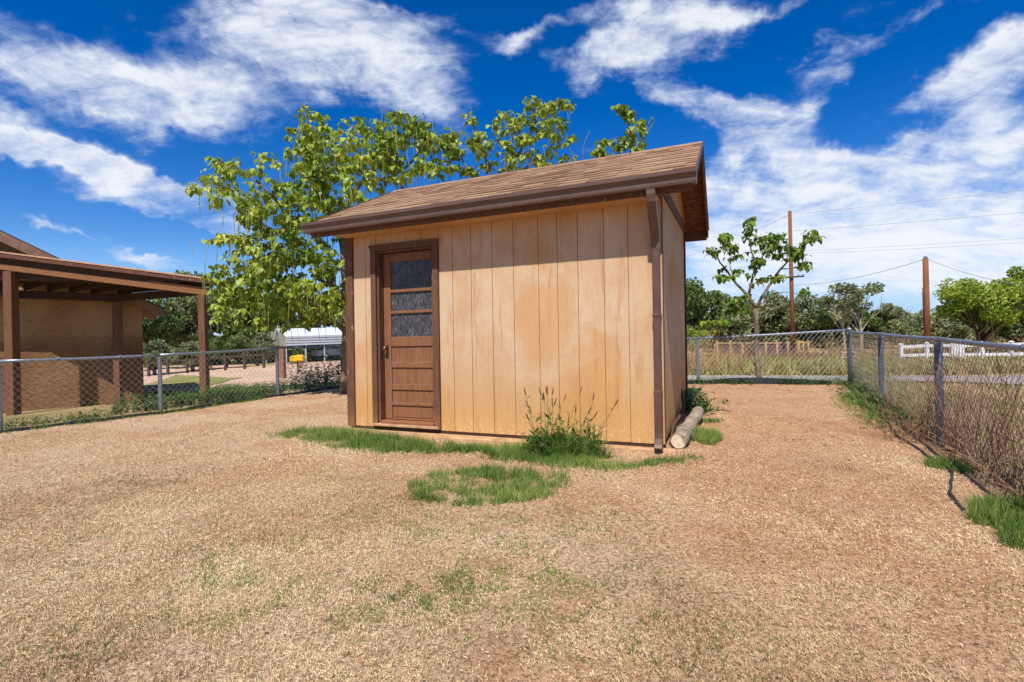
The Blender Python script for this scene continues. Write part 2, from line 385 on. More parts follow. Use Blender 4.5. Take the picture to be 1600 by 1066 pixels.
def ground_mat():
    t = material('dry yard soil', .97, .1); p = t.pos()
    a = t.noise(p, .8, 5, .6, .3); b = t.noise(p, 4.5, 6, .68, .4); c3 = t.noise(p, 42, 6, .75); d = t.noise(p, 190, 3, .8)
    sx_ = t.new('ShaderNodeSeparateXYZ'); t.put(sx_.inputs[0], p)
    c = t.mix(t.rng(a, .42, .60), lin(212, 182, 148), lin(190, 148, 110))
    c = t.mix(t.math('MULTIPLY', t.rng(t.math('ADD', sx_.outputs[0], t.math('MULTIPLY', a, 2.0)), .6, 2.6), .6), c, lin(200, 142, 96))
    c = t.mix(t.math('MULTIPLY', t.rng(b, .46, .62), .5), c, lin(222, 184, 144))
    c = t.mix(t.math('MULTIPLY', t.rng(b, .42, .30), .6), c, lin(158, 112, 76))
    c = t.mix(t.math('MULTIPLY', t.rng(c3, .54, .42), .75), c, lin(112, 78, 56))
    c = t.mix(t.math('MULTIPLY', t.rng(d, .52, .64), .6), c, lin(222, 188, 146))
    c = t.mix(t.math('MULTIPLY', t.rng(d, .47, .38), .8), c, lin(82, 56, 42))
    h = t.math('ADD', t.math('MULTIPLY', c3, .7), t.math('MULTIPLY', d, .4))
    return setc(t, c, None, t.bump(h, .9, .02))
M['ground'] = ground_mat()
def field_mat():
    t = material('field soil', .97, .1); p = t.pos()
    a = t.noise(p, .25, 5, .6, .3); b = t.noise(p, 2.2, 6, .68); d = t.noise(p, 25, 5, .75)
    c = t.mix(t.rng(a, .4, .62), lin(172, 142, 102), lin(126, 124, 72))
    c = t.mix(t.math('MULTIPLY', t.rng(b, .45, .62), .6), c, lin(190, 158, 118))
    c = t.mix(t.math('MULTIPLY', t.rng(d, .48, .36), .5), c, lin(90, 76, 46))
    return setc(t, c, None, t.bump(d, .8, .05))
M['fieldsoil'] = field_mat()
def road_mat(name, c1, c2):
    t = material(name, .95, .1); p = t.pos(); a = t.noise(p, .7, 5, .6); d = t.noise(p, 30, 5, .8)
    c = t.mix(t.rng(a, .35, .65), c1, c2); c = t.mix(t.math('MULTIPLY', t.rng(d, .5, .38), .4), c, tuple(x*.5 for x in c1))
    return setc(t, c, None, t.bump(d, .6, .03))
M['road'] = road_mat('grey gravel road', lin(166, 154, 148), lin(146, 136, 134))
M['drive'] = road_mat('pinkish dirt drive', lin(204, 172, 148), lin(184, 150, 124))
M['lawn'] = road_mat('patchy lawn', lin(118, 122, 60), lin(150, 138, 84))

# ------------------------------------------------------------------ terrain
BF = lambda x: 10.82-.198*x            # the line of the back fence
LP = [(-7.9, 4.6), (-6.65, 6.53), (-5.53, 7.91), (-4.52, 9.69), (-3.62, 11.42)]          # left fence posts
RP = [(6.38, 9.56), (5.19, 7.12), (4.03, 4.78), (2.86, 2.42), (1.69, .05)]               # right fence posts
def outdist(x, y):
    x = np.asarray(x, float); y = np.asarray(y, float)
    b = y-BF(x)
    l = ((-6.65-x)*(.80)+(y-6.53)*.60)*1.0          # left fence runs about (.6,.8)
    l = np.maximum(l, -99)
    r = ((x-6.38)*.9+(9.56-y)*.435)
    return np.maximum(np.maximum(b, l), r)
def gz(x, y):
    s = np.maximum(outdist(x, y)-.15, 0)
    z = -.15*np.minimum(s/1.5, 1)-.045*s
    lim = -2.0
    z = np.where(z < lim, lim, z)
    u = (fbm(np.asarray(x)*.6, np.asarray(y)*.6, 3)-.5)*.035+(fbm(np.asarray(x)*2.1, np.asarray(y)*2.1, 13, 3)-.5)*.030*np.clip(1-s, 0, 1)
    u2 = (fbm(np.asarray(x)*.15, np.asarray(y)*.15, 5)-.5)*.5*np.minimum(s/20, 1)
    return z+u+u2
def sheet(name, mat, xs, ys, dz=0, mask=None, kind='structure'):
    X, Y = np.meshgrid(xs, ys); Z = gz(X, Y)+dz; nx, ny = len(xs), len(ys)
    V = np.stack([X, Y, Z], -1).reshape(-1, 3); F = []
    for j in range(ny-1):
        for i in range(nx-1):
            cx_ = (xs[i]+xs[i+1])/2; cy_ = (ys[j]+ys[j+1])/2
            if mask is None or mask(cx_, cy_): F.append((j*nx+i, j*nx+i+1, (j+1)*nx+i+1, (j+1)*nx+i))
    me = bpy.data.meshes.new(name); me.from_pydata(V.tolist(), [], F)
    me.polygons.foreach_set('use_smooth', [True]*len(me.polygons)); me.update()
    return link(name, me, mat, kind=kind)
def graded(lo, hi, a, b, fine, grow=1.18):
    r = list(np.arange(a, b+1e-6, fine)); st = fine
    while r[-1] < hi: st *= grow; r.append(r[-1]+st)
    st = fine
    while r[0] > lo: st *= grow; r.insert(0, r[0]-st)
    return np.array(r)
xs = graded(-900, 900, -14, 12, .2); ys = graded(-60, 1500, -2, 18, .2)
terr = sheet('terrain', M['fieldsoil'], xs, ys, -.012)
def quadstrip(name, mat, L, R_, dz, n=40, m=10, kind='structure'):
    """surface between two polylines, laid on the terrain"""
    def samp(pl, t):
        d = [0]
        for a, b in zip(pl, pl[1:]): d.append(d[-1]+math.dist(a, b))
        s = t*d[-1]
        for i in range(len(pl)-1):
            if s <= d[i+1]+1e-9:
                k = (s-d[i])/(d[i+1]-d[i]); return (pl[i][0]*(1-k)+pl[i+1][0]*k, pl[i][1]*(1-k)+pl[i+1][1]*k)
        return pl[-1]
    V = []
    for i in range(n+1):
        a = samp(L, i/n); b = samp(R_, i/n)
        for j in range(m+1):
            k = j/m; x = a[0]*(1-k)+b[0]*k; y = a[1]*(1-k)+b[1]*k
            if j in (0, m): x += (vnoise(i*.8, j, 5)-.5)*.25; y += (vnoise(i*.9, j, 8)-.5)*.25
            V.append((x, y, float(gz(x, y))+dz))
    F = [(i*(m+1)+j, i*(m+1)+j+1, (i+1)*(m+1)+j+1, (i+1)*(m+1)+j) for i in range(n) for j in range(m)]
    me = bpy.data.meshes.new(name); me.from_pydata(V, [], F); me.polygons.foreach_set('use_smooth', [True]*len(F)); me.update()
    return link(name, me, mat, kind=kind)
# the fenced yard: soil surface
yard_poly = [(-3.62, 11.42), (6.38, 9.56), (1.0, -1.4), (0, -3.5), (-13.5, -3.5), (-11, .4)]+LP
def inpoly(x, y, poly):
    x = np.asarray(x, float); y = np.asarray(y, float); c = np.zeros(x.shape, bool); n = len(poly)
    for i in range(n):
        x1, y1 = poly[i]; x2, y2 = poly[(i+1) % n]
        if y1 == y2: continue
        c ^= ((y1 > y) != (y2 > y)) & (x < (x2-x1)*(y-y1)/(y2-y1)+x1)
    return c
xs = np.arange(-13.6, 6.8, .1); ys = np.arange(-3.6, 11.6, .1)
sheet('ground', M['ground'], xs, ys, .0, lambda x, y: bool(inpoly(x, y, yard_poly)))
quadstrip('road', M['road'], [(-2, 13.6), (10, 11.3), (40, 5.2)], [(-1.4, 16.6), (10.6, 14.3), (41, 8.2)], .03, 60, 10)
quadstrip('driveway', M['drive'], [(-30, 15.5), (-12, 15.5), (-4, 14.6), (0, 13.9)], [(-40, 52), (-22, 50), (-10, 46), (4, 40)], .03, 50, 60)
quadstrip('lawn', M['lawn'], [(-14, 17.5), (-10.4, 17.0)], [(-20, 30), (-13, 24.5)], .05, 14, 20)

# ------------------------------------------------------------------ shed
YAW = .404; CX, CY = 1.4043, 4.7591; SW, SL, SH = 3.713, 2.829, 2.416; ZB = .078
K1, K2, K3 = -.0057, .0227, .0064; OV, RK = .285, .3285; RZ = 3.294
fxv = Vector((-math.cos(YAW), math.sin(YAW), 0)); sxv = Vector((math.sin(YAW), math.cos(YAW), 0))
def S(a, b, z):
    """shed frame: a along the front to the left, b into the depth, z up (old shed, a little out of true)"""
    q = Vector((CX, CY, 0))+fxv*a+sxv*b
    q.x += K3*(z-ZB); q.z = z+K1*a+K2*b; return q
shed = empty('garden_shed', S(SW/2, SL/2, .0), 'tan wooden shed with brown door, brown trim and shingled gable roof in the dirt yard', 'shed')
sb = lambda a0, a1, b0, b1, z0, z1, name, mat, par=None, bev=.003, **k: MB(S).box(a0, a1, b0, b1, z0, z1).build(name, mat, par or shed, bevel=bev, **k)
ZT = ZB+SH
# backing walls with the door opening left out, then boards proud of them
DO = (2.50, 3.29); DZ = (.13, 2.165)
front = sb(0, DO[0], .012, .06, ZB, ZT, 'front_wall', M['siding_gap'], bev=0)
MB(S).box(DO[1], SW, .012, .06, ZB, ZT).build('wall_panel', M['siding_gap'], shed)
MB(S).box(DO[0], DO[1], .012, .06, DZ[1], ZT).build('wall_panel', M['siding_gap'], shed)
side = sb(.012, .06, .06, SL, ZB, ZT+.0, 'side_wall', M['siding_gap'], bev=0)
sb(SW-.06, SW-.0, .06, SL, ZB, ZT, 'side_wall', M['siding'], bev=0)
sb(0, SW, SL+.001, SL+.05, ZB, ZT, 'back_wall', M['siding'], bev=0)
G_ = .005
fr = [.0, .304, .541, .805, 1.02, 1.226, 1.507, 1.758, 2.015, 2.248, 2.425]
for a0, a1 in zip(fr, fr[1:]): sb(a0+G_/2 if a0 else -.012, a1-G_/2, -.0, .0118, ZB-.012, ZT-.02, 'siding_board', M['siding'], front, .002)
for a0, a1 in ((3.362, 3.455), (3.455, 3.636)): sb(a0+G_/2, a1-G_/2, 0, .0118, ZB-.012, ZT-.02, 'siding_board', M['siding'], front, .002)
fr = [2.425, 2.66, 2.86, 3.08, 3.30, 3.362]
for a0, a1 in zip(fr, fr[1:]): sb(a0+G_/2, a1-G_/2, 0, .0118, DZ[1]+.07, ZT-.02, 'siding_board', M['siding'], front, .002)
b = 0.; i = 0
while b < SL-.05:
    b1 = min(SL-.045, b+[.2, .2, .22, .19, .2][i % 5]); sb(-.0, .0118, b+.014*(i == 0)+G_/2, b1-G_/2, ZB-.012, ZT, 'siding_board', M['siding'], side, .002); b = b1+1e-6; i += 1
    if b1 >= SL-.046: break
# gable triangle on the right side, boards cut to the slope
PITCH = (RZ-2.509)/(SL/2+.353)
rz = lambda b: RZ-.10-PITCH*abs(b-SL/2)      # underside of the roof deck
for ga, nm in ((0, 'right'), (SW, 'left')):
    gp = MB(S).prism([(ga if ga else .012, 0.02, ZT), (ga if ga else .012, SL-.02, ZT), (ga if ga else .012, SL-.02, rz(SL-.02)), (ga if ga else .012, SL/2, rz(SL/2)), (ga if ga else .012, .02, rz(.02))],
              (.04 if ga == 0 else -.04, 0, 0)).build('gable_wall', M['siding_gap'] if ga == 0 else M['siding'], shed)
    if ga == 0:
        bb = .02
        while bb < SL-.03:
            b1 = min(SL-.02, bb+.2); pts = [(0, bb+G_/2, ZT+.09), (0, b1-G_/2, ZT+.09), (0, b1-G_/2, rz(b1)), (0, bb+G_/2, rz(bb))]
            if bb < SL/2 < b1: pts.insert(3, (0, SL/2, rz(SL/2)))
            if min(rz(bb), rz(b1)) > ZT+.12: MB(S).prism(pts, (.0118, 0, 0)).build('siding_board', M['siding'], gp, bevel=.002)
            bb = b1
sb(-.022, -.0005, .03, SL+.005, ZT-.035, ZT+.085, 'gable_band', M['brown'])
# corner boards and base
sb(3.638, SW+.016, -.022, .02, ZB-.02, ZT-.03, 'corner_board', M['brown'])
sb(SW+.0165, SW+.036, -.020, .09, ZB-.02, ZT-.03, 'corner_board', M['brown'])
sb(-.018, -.0125, -.004, .055, ZB-.02, ZT-.08, 'corner_board', M['brown'], label='thin corner strip with peeling paint')
sb(-.020, .05, SL-.05, SL+.055, ZB-.02, ZT-.01, 'corner_board', M['darkbrown'])
sb(.02, SW-.02, .02, SL-.02, .0, ZB-.002, 'foundation', M['conc'])
sb(0.0, SW, .006, .019, ZB-.045, ZB-.013, 'sill_strip', M['darkbrown'])
# casing, jambs, door
def trim(*a, name='casing', mat='brown', par=None): return sb(*a, name, M[mat], par, .004)
dfr = trim(DO[1], DO[1]+.075, -.024, -.0005, DZ[0]-.05, DZ[1]+.002, name='door_casing')
trim(DO[0]-.075, DO[0], -.024, -.0005, DZ[0]-.05, DZ[1]+.002, name='door_casing')
trim(DO[0]-.08, DO[1]+.08, -.027, -.0005, DZ[1]+.0025, DZ[1]+.07, name='door_casing')
trim(DO[0]-.09, DO[1]+.09, -.038, -.0275, DZ[1]+.045, DZ[1]+.075, name='drip_cap')
trim(DO[1]-.028, DO[1]-.0005, 0, .17, DZ[0], DZ[1], name='door_jamb'); trim(DO[0]+.0005, DO[0]+.02, 0, .17, DZ[0], DZ[1], name='door_jamb')
trim(DO[0]+.021, DO[1]-.029, 0, .17, DZ[1]-.024, DZ[1]-.0005, name='door_jamb')
trim(DO[0]-.06, DO[1]+.06, -.045, .17, DZ[0]-.045, DZ[0]-.018, name='door_sill', mat='conc')
trim(DO[0]+.021, DO[1]-.029, -.012, .12, DZ[0]-.0175, DZ[0]+.012, name='threshold', mat='door')
a0, a1 = DO[0]+.024, DO[1]-.034; z0, z1 = DZ[0]+.02, DZ[1]-.03; B0, B1 = .085, .125
door = MB(S).box(a0, a0+.055, B0, B1, z0, z1).box(a1-.10, a1, B0, B1, z0, z1).build('door', M['door'], shed, bevel=.003, label='brown door with three frosted panes over four sunken panels')
rails = [(z1-.10, z1), (1.665, 1.70), (1.412, 1.445), (1.02, 1.135), (.765, .835), (.50, .57), (.315, .352), (z0, .155)]
for (r0, r1) in rails: sb(a0+.0555, a1-.1005, B0-.0 if r1-r0 > .05 else B0-.004, B1, r0, r1, 'door_rail', M['door'], door, .004)
for (p0, p1) in ((1.70, z1-.10), (1.445, 1.665), (1.135, 1.412)):
    pn = sb(a0+.0555, a1-.1005, .103, .107, p0+.0005, p1-.0005, 'door_pane', M['glass'], door, 0)
for (p0, p1) in ((.835, 1.02), (.57, .765), (.352, .50), (.155, .315)):
    sb(a0+.0555, a1-.1005, .100, .118, p0+.0005, p1-.0005, 'door_panel', M['door'], door, 0)
    if p0 < .2: sb(a0+.075, a1-.12, .094, .0995, p0+.02, p1-.02, 'door_panel', M['door'], door, .004)
kc = (a1-.045, 1.0)
kn = MB(S).tube([(kc[0], B0, kc[1]), (kc[0], B0-.03, kc[1]), (kc[0], B0-.045, kc[1]), (kc[0], B0-.07, kc[1]), (kc[0], B0-.078, kc[1])], [.011, .011, .026, .027, .012], 14).build('door_knob', M['brass'], door, smooth=True)
sb(kc[0]-.02, kc[0]+.02, B0-.004, B0-.0003, kc[1]-.12, kc[1]+.04, 'knob_plate', M['brass'], door, .002)
sb(DO[1]-.033, DO[1]-.0285, .05, .08, 1.02, 1.10, 'strike_plate', M['brass'], shed, 0)
for hz in (.5, 1.75): sb(DO[0]+.0205, DO[0]+.0235, .045, .084, hz, hz+.09, 'hinge', M['brass'], shed, 0)
# roof: deck, soffit planks, rake boards
A0, A1 = -RK, SW+RK
def roofpt(a, b, dz=0): return (a, b, RZ-PITCH*abs(b-SL/2)+dz)
for s_ in (0, 1):
    be = -OV if s_ == 0 else SL+OV
    p = [roofpt(A0, be, -.03), roofpt(A0, SL/2, -.03), roofpt(A1, SL/2, -.03), roofpt(A1, be, -.03)]
    MB(S).prism(p, (0, 0, .02)).build('roof_deck', M['soffit'], shed)
    # plank soffit under the rake overhang, each plank runs out from the wall
    n = 11
    for i in range(n):
        t0 = i/n; t1 = (i+1)/n-.004; b_0 = SL/2+(be-SL/2)*t0; b_1 = SL/2+(be-SL/2)*t1
        pp = [roofpt(A0+.022, b_0, -.050), roofpt(A0+.022, b_1, -.050), roofpt(.0, b_1, -.050), roofpt(.0, b_0, -.050)]
        MB(S).prism(pp, (0, 0, .018)).build('soffit_plank', M['soffit'], shed, bevel=.002)
    # rake (barge) boards
    for aa, w in ((A0, .022), (A1, -.022)):
        d0 = .0
        pp = [roofpt(aa, SL/2, -.005), roofpt(aa, be, -.005), roofpt(aa, be, -.15), roofpt(aa, SL/2, -.15)]
        MB(S).prism(pp, (w, 0, 0)).build('rake_board', M['soffit'] if aa == A0 else M['brown'], shed, bevel=.003)
        pp = [roofpt(aa-.012*(1 if w > 0 else -1), SL/2, .012), roofpt(aa-.012*(1 if w > 0 else -1), be, .012), roofpt(aa-.012*(1 if w > 0 else -1), be, -.035), roofpt(aa-.012*(1 if w > 0 else -1), SL/2, -.035)]
        MB(S).prism(pp, (.0115 if w > 0 else -.0115, 0, 0)).build('drip_edge', M['gutter'], shed)
# trim piece along the gable against the soffit and the front/back fascia
pp = [roofpt(-.02, SL/2, -.052), roofpt(-.02, SL-.0, -.052), roofpt(-.02, SL-.0, -.11), roofpt(-.02, SL/2, -.11)]
MB(S).prism(pp, (.0195, 0, 0)).build('gable_trim', M['siding'], shed)
pp = [roofpt(-.02, SL/2, -.052), roofpt(-.02, .03, -.052), roofpt(-.02, .03, -.11), roofpt(-.02, SL/2, -.11)]
MB(S).prism(pp, (.0195, 0, 0)).build('gable_trim', M['siding'], shed)
sb(A0+.023, A1-.023, -OV, -OV+.02, 2.509-.15, 2.509-.012, 'fascia', M['brown'])
sb(A0+.023, A1-.023, SL+OV-.02, SL+OV, 2.509-.15, 2.509-.012, 'fascia', M['brown'])
sb(0, SW, -OV+.021, -.001, 2.509-.148, 2.509-.135, 'eave_soffit', M['siding'])
# shingles, each one a slab; rear slope joined
NR = 13; slope_len = math.hypot(SL/2+OV+.03, PITCH*(SL/2+OV+.03)); cosr = math.cos(math.atan(PITCH)); sinr = math.sin(math.atan(PITCH))
def shingle(mb, a_0, a_1, u0, u1, side_, th, th0=.0015):
    """u = distance down the slope from the ridge"""
    def pt(a, u, h):
        b = SL/2-(u*cosr)*(1 if side_ == 0 else -1); return (a, b+(-h*sinr if side_ == 0 else h*sinr), RZ-.008-u*sinr+h*cosr)
    mb.add([pt(a_0, u0, th0), pt(a_1, u0, th0), pt(a_1, u1, th), pt(a_0, u1, th), pt(a_0, u0, -.001), pt(a_1, u0, -.001), pt(a_1, u1, .001), pt(a_0, u1, .001)],
           [(0,1,2,3),(4,7,6,5),(0,4,5,1),(1,5,6,2),(2,6,7,3),(3,7,4,0)])
rear = MB(S); ex = slope_len/NR
for r_ in range(NR):
    u1 = (r_+1)*ex; u0 = r_*ex-.03*(r_ > 0)
    a = A0-.01; rr = random.Random(r_*3+1)
    while a < A1+.005:
        w = rr.choice([.14, .18, .22, .26, .30]) if a > A0 else rr.choice([.1, .2])
        w2 = min(a+w, A1+.012)
        th = rr.choice([.010, .014, .018]); du = rr.choice([0, 0, -.012])
        mb = MB(S); shingle(mb, a+.001, w2-.001, u0+.0, u1+du+.001*rr.random(), 0, th)
        mb.build('shingle', M['shingle'], shed); a = w2
    a = A0-.01
    while a < A1+.005:
        w2 = min(a+rr.choice([.2, .3]), A1+.012); shingle(rear, a+.001, w2-.001, u0, u1, 1, rr.choice([.008, .012])); a = w2
rear.build('rear_shingles', M['shingle'], shed, kind='stuff')
for k in range(16):
    aa = A0+(A1-A0)*k/16; ab = A0+(A1-A0)*(k+1)/16+.02
    MB(S).prism([(aa, SL/2-.11, RZ-.008-.11*PITCH+.012), (aa, SL/2, RZ+.012), (aa, SL/2+.11, RZ-.008-.11*PITCH+.012), (aa, SL/2+.11, RZ-.11*PITCH), (aa, SL/2, RZ+.004), (aa, SL/2-.11, RZ-.11*PITCH)], (ab-aa-.002, 0, 0)).build('ridge_cap', M['shingle'], shed)
# gutter: K profile in (b,z), run along a
GZ = 2.524
prof = [(-OV-.001, GZ-.005), (-OV-.001, GZ-.118), (-OV-.085, GZ-.118), (-OV-.092, GZ-.100), (-OV-.094, GZ-.07), (-OV-.106, GZ-.045), (-OV-.124, GZ-.032), (-OV-.126, GZ-.004), (-OV-.114, GZ-.004), (-OV-.112, GZ-.026), (-OV-.094, GZ-.040), (-OV-.083, GZ-.07), (-OV-.080, GZ-.108), (-OV-.011, GZ-.108), (-OV-.011, GZ-.005)]
gm = MB(S); npf = len(prof); a_s = [A0-.015, A1+.015]
gm.add([(a_s[0], b_, z_) for b_, z_ in prof]+[(a_s[1], b_, z_) for b_, z_ in prof], [(i, (i+1) % npf, (i+1) % npf+npf, i+npf) for i in range(npf)]+[tuple(range(npf)), tuple(range(2*npf-1, npf-1, -1))])
gut = gm.build('gutter', M['gutter'], shed)
for aa in (A0-.019, A1+.015):
    MB(S).prism([(aa, b_, z_) for b_, z_ in prof[:8]], (.004, 0, 0)).build('gutter_end_cap', M['gutter'], gut)
# downspout: outlet, two elbows, straight pipe in two lengths, kicked foot with a dark plate for its mouth
da = .035; hw = .038
def rectpipe(name, path, w, d, par, mat=M['spout'], open_end=False, bev=.006):
    mb = MB(S); pts = []
    n = len(path)
    for i, (b_, z_) in enumerate(path):
        t = Vector((path[min(i+1, n-1)][0]-path[max(i-1, 0)][0], path[min(i+1, n-1)][1]-path[max(i-1, 0)][1], 0)).normalized()
        nb, nz = -t.y, t.x
        for sa, sn in ((-1, -1), (1, -1), (1, 1), (-1, 1)): pts.append((da+sa*w/2, b_+nb*sn*d/2, z_+nz*sn*d/2))
    F = [(i*4+k, i*4+(k+1) % 4, i*4+4+(k+1) % 4, i*4+4+k) for i in range(n-1) for k in range(4)]
    F.append((3, 2, 1, 0)) if True else None
    if not open_end: F.append(tuple((n-1)*4+k for k in range(4)))
    mb.add(pts, F); return mb.build(name, mat, par, bevel=bev)
ds = rectpipe('downspout', [(-.052, 1.95), (-.052, .55)], .070, .066, shed)
rectpipe('downspout_elbow', [(-OV-.045, GZ-.112), (-OV-.045, GZ-.16), (-OV-.03, GZ-.21), (-.16, 2.12), (-.085, 2.03), (-.058, 1.97), (-.052, 1.90)], .080, .070, ds, M['gutter'])
rectpipe('downspout_strap', [(-.052, 1.30), (-.052, 1.27)], .082, .076, ds)
rectpipe('downspout_collar', [(-.052, .585), (-.052, .52)], .078, .074, ds)
rectpipe('downspout_foot', [(-.052, .56), (-.052, .20), (-.060, .13), (-.085, .07), (-.115, .035)], .074, .070, ds)
MB(S).box(da-.028, da+.028, -.1525, -.1515, .018, .052).build('downspout_mouth', flat('painted pipe shade', (.01, .008, .007), .9), ds)  # near-black plate painted in for the shade inside the pipe
# concrete step/pad in front of the door
MB(S).prism([(-.12, -.05, -.02), (1.1, -.10, -.02), (2.35, -.14, -.02), (2.45, -.34, -.02), (3.05, -.36, -.02), (3.35, -.30, -.02), (SW+.1, -.06, -.02), (SW+.1, .018, -.02), (-.12, .018, -.02)], (0, 0, .052)).build('shed_pad', M['conc'], shed, bevel=.01)

# ------------------------------------------------------------------ chain link fences
def zof(x, y): return float(gz(x, y))
def chain_fence(pts, h, name_label, wiremat, group, first=None, corner_end=False, postr=.03, start_skip=False, diag=.062):
    root = empty('chain_link_fence', (pts[0][0], pts[0][1], zof(*pts[0])), name_label, 'fence', group)
    P3 = [Vector((x, y, zof(x, y))) for x, y in pts]; H = h if hasattr(h, '__len__') else [h]*len(pts)
    for i, p in enumerate(P3):
        if start_skip and i == 0: continue
        big = corner_end and i == len(P3)-1
        r = postr*1.35 if big else postr
        po = MB().tube([p-Vector((0, 0, .1)), p+Vector((0, 0, H[i]-(.0 if big else .03)))], r, 12).build('post', M['galv_dark'] if wiremat is M['wire_dark'] else M['galv'], root, smooth=False)
        if big:
            t = p+Vector((0, 0, H[i])); MB().tube([t, t+Vector((0, 0, .02)), t+Vector((0, 0, .035)), t+Vector((0, 0, .07))], [r*1.1, r*1.1, r*.6, .004], 12).build('post_cap', M['galv'], po, smooth=True)
        else:
            t = p+Vector((0, 0, H[i]-.055)); MB().tube([t, t+Vector((0, 0, .03))], r*1.18, 12).build('post_cap', M['galv'], po)
    for i in range(len(P3)-1):
        a, b = P3[i], P3[i+1]; ta, tb = a+Vector((0, 0, H[i])), b+Vector((0, 0, H[i+1])); L = (b-a).length; d = (tb-ta)/L
        sag = [ta+(tb-ta)*t-Vector((0, 0, .008*math.sin(math.pi*t))) for t in np.linspace(0, 1, 7)]
        ra = MB().tube(sag, .021, 10).build('top_rail', M['galv'], root, smooth=True)
        for f in (.33, .72): 
            c = ta+(tb-ta)*f; MB().tube([c-d*.012, c+d*.012], .0245, 10).build('rail_tie', M['galv_dark'], ra)
        mb = MB(); n = max(2, int(L/diag)); u = (b-a)/L; un = u.cross(Vector((0, 0, 1))).normalized()*.0
        off = Vector((u.y, -u.x, 0)).normalized()*(.028)
        rows = int((min(H[i], H[i+1])-.03)/(diag*1.08))
        for k in range(n):
            pl = []
            for r_ in range(rows+1):
                s_ = (k+((r_+k) % 2))*diag+.004*random.uniform(-1, 1); f = min(s_/L, 1)
                q = a+(b-a)*f+off*(1+.12*(1 if (r_ % 2) else -1)); hh = H[i]*(1-f)+H[i+1]*f
                q.z += .03+(hh-.035)*(r_/rows); q += off*(.5*(fbm(s_*1.3, r_*.12, int(L*10) % 7)-.5))
                pl.append(q)
            mb.tube(pl, .0022 if wiremat is M['wire'] else .0017, 3, cap=False)
        mb.build('wire_mesh', wiremat, root, kind='stuff')
    return root
chain_fence(LP, [.89, .90, .90, .92, .93], 'galvanised chain link fence at the left in front of the patio cover', M['wire'], None, diag=.044)
chain_fence([(-3.62, 11.42), (-1.2, 11.06), (1.25, 10.57), (3.70, 10.10), (6.38, 9.56)], [.93, .9, .9, .89, 1.02], 'chain link fence along the back of the yard beyond the small catalpa tree', M['wire'], None, corner_end=True, start_skip=True, diag=.044)
chain_fence(RP[::-1][:-1]+[(6.34, 9.50)], [1.0, 1.0, 1.0, 1.0, .99], 'weathered chain link fence on the right grown through with dead vines', M['wire_dark'], None, postr=.034, diag=.036)
# edging along the fence feet
def edging(pts, h, lab, wig=.04):
    mb = MB(); n = len(pts)
    P_ = []
    for i in range(n-1):
        for t in np.linspace(0, 1, 12, endpoint=False):
            x = pts[i][0]*(1-t)+pts[i+1][0]*t+wig*(vnoise((i+t)*2.2, 1, 4)-.5)*2; y = pts[i][1]*(1-t)+pts[i+1][1]*t+wig*(vnoise((i+t)*2.2, 9, 6)-.5)*2
            P_.append((x, y))
    for i in range(len(P_)-1):
        (x0, y0), (x1, y1) = P_[i], P_[i+1]; z0_ = zof(x0, y0); z1_ = zof(x1, y1); hh0 = h*(.5+.7*vnoise(i*.4, 0, 2)); hh1 = h*(.5+.7*vnoise((i+1)*.4, 0, 2))
        d = Vector((x1-x0, y1-y0, 0)).normalized(); nn = Vector((-d.y, d.x, 0))*.012
        mb.add([(x0, y0, z0_-.02), (x1, y1, z1_-.02), (x1, y1, z1_+hh1), (x0, y0, z0_+hh0), (x0+nn.x, y0+nn.y, z0_-.02), (x1+nn.x, y1+nn.y, z1_-.02), (x1+nn.x, y1+nn.y, z1_+hh1), (x0+nn.x, y0+nn.y, z0_+hh0)],
               [(0,1,2,3),(4,7,6,5),(3,2,6,7),(0,3,7,4),(1,5,6,2)])
    o = mb.build('landscape_edging', M['edging'], group='edging strips at the fence feet', cat='edging', label=lab); return o
edging([(-6.9, 6.05), (-6.45, 6.45), (-5.4, 7.75), (-4.42, 9.55), (-3.6, 11.2)], .05, 'black plastic edging strip at the foot of the left fence')
edging([(-3.5, 11.25), (0, 10.6), (3.6, 9.95), (6.2, 9.42)], .10, 'dark edging strip at the foot of the back fence')
edging([(6.2, 9.3), (5.2, 7.5), (4.25, 5.7), (3.7, 4.7), (3.1, 3.6), (2.75, 3.05)], .03, 'black edging strip curving along the right fence', .09)

# ------------------------------------------------------------------ house and patio cover (left)
EX = Vector((-9.0, 12.3)); wd = Vector((-.80, -.60))      # wall runs left and a little nearer
nrm = Vector((wd.y, -wd.x)); nrm = -nrm if nrm.y > 0 else nrm
def H_(a, b, z): return Vector((EX.x+wd.x*a+nrm.x*b, EX.y+wd.y*a+nrm.y*b, z))
hz0 = -.6
house = empty('stucco_house', H_(4, -3, hz0), 'brown stucco house with a low gable roof behind the patio cover on the left', 'house')
RI = 3.9; eave = 1.98; ridge = eave+.58*RI
MB(H_).prism([(0, 0, hz0), (2*RI, 0, hz0), (2*RI, 0, eave), (RI, 0, ridge), (0, 0, eave)], (0, -9, 0)).build('wall', M['stucco'], house)
for s_ in (0, 1):
    e = -.42 if s_ == 0 else 2*RI+.42; ze = eave-.58*.42
    pr = [(RI, .45, ridge+.05), (e, .45, ze+.05), (e, .45, ze+.12), (RI, .45, ridge+.13)]
    rf = MB(H_).prism(pr, (0, -9.9, 0)).build('roof', flat('dark roof', lin(66, 54, 52), .9), house)
    pr = [(RI, .475, ridge+.10), (e, .475, ze+.09), (e, .475, ze-.11), (RI, .475, ridge-.12)]
    MB(H_).prism(pr, (0, -.024, 0)).build('rake_board', flat('pinkish brown fascia', lin(138, 102, 82), .7), rf)
MB(H_).prism([(-.40, .44, eave-.20), (-.40, -8, eave-.20), (0, -8, eave-.02), (0, .44, eave-.02)], (0, 0, .02)).build('eave_soffit', flat('eave wood', lin(176, 138, 112), .8), house)
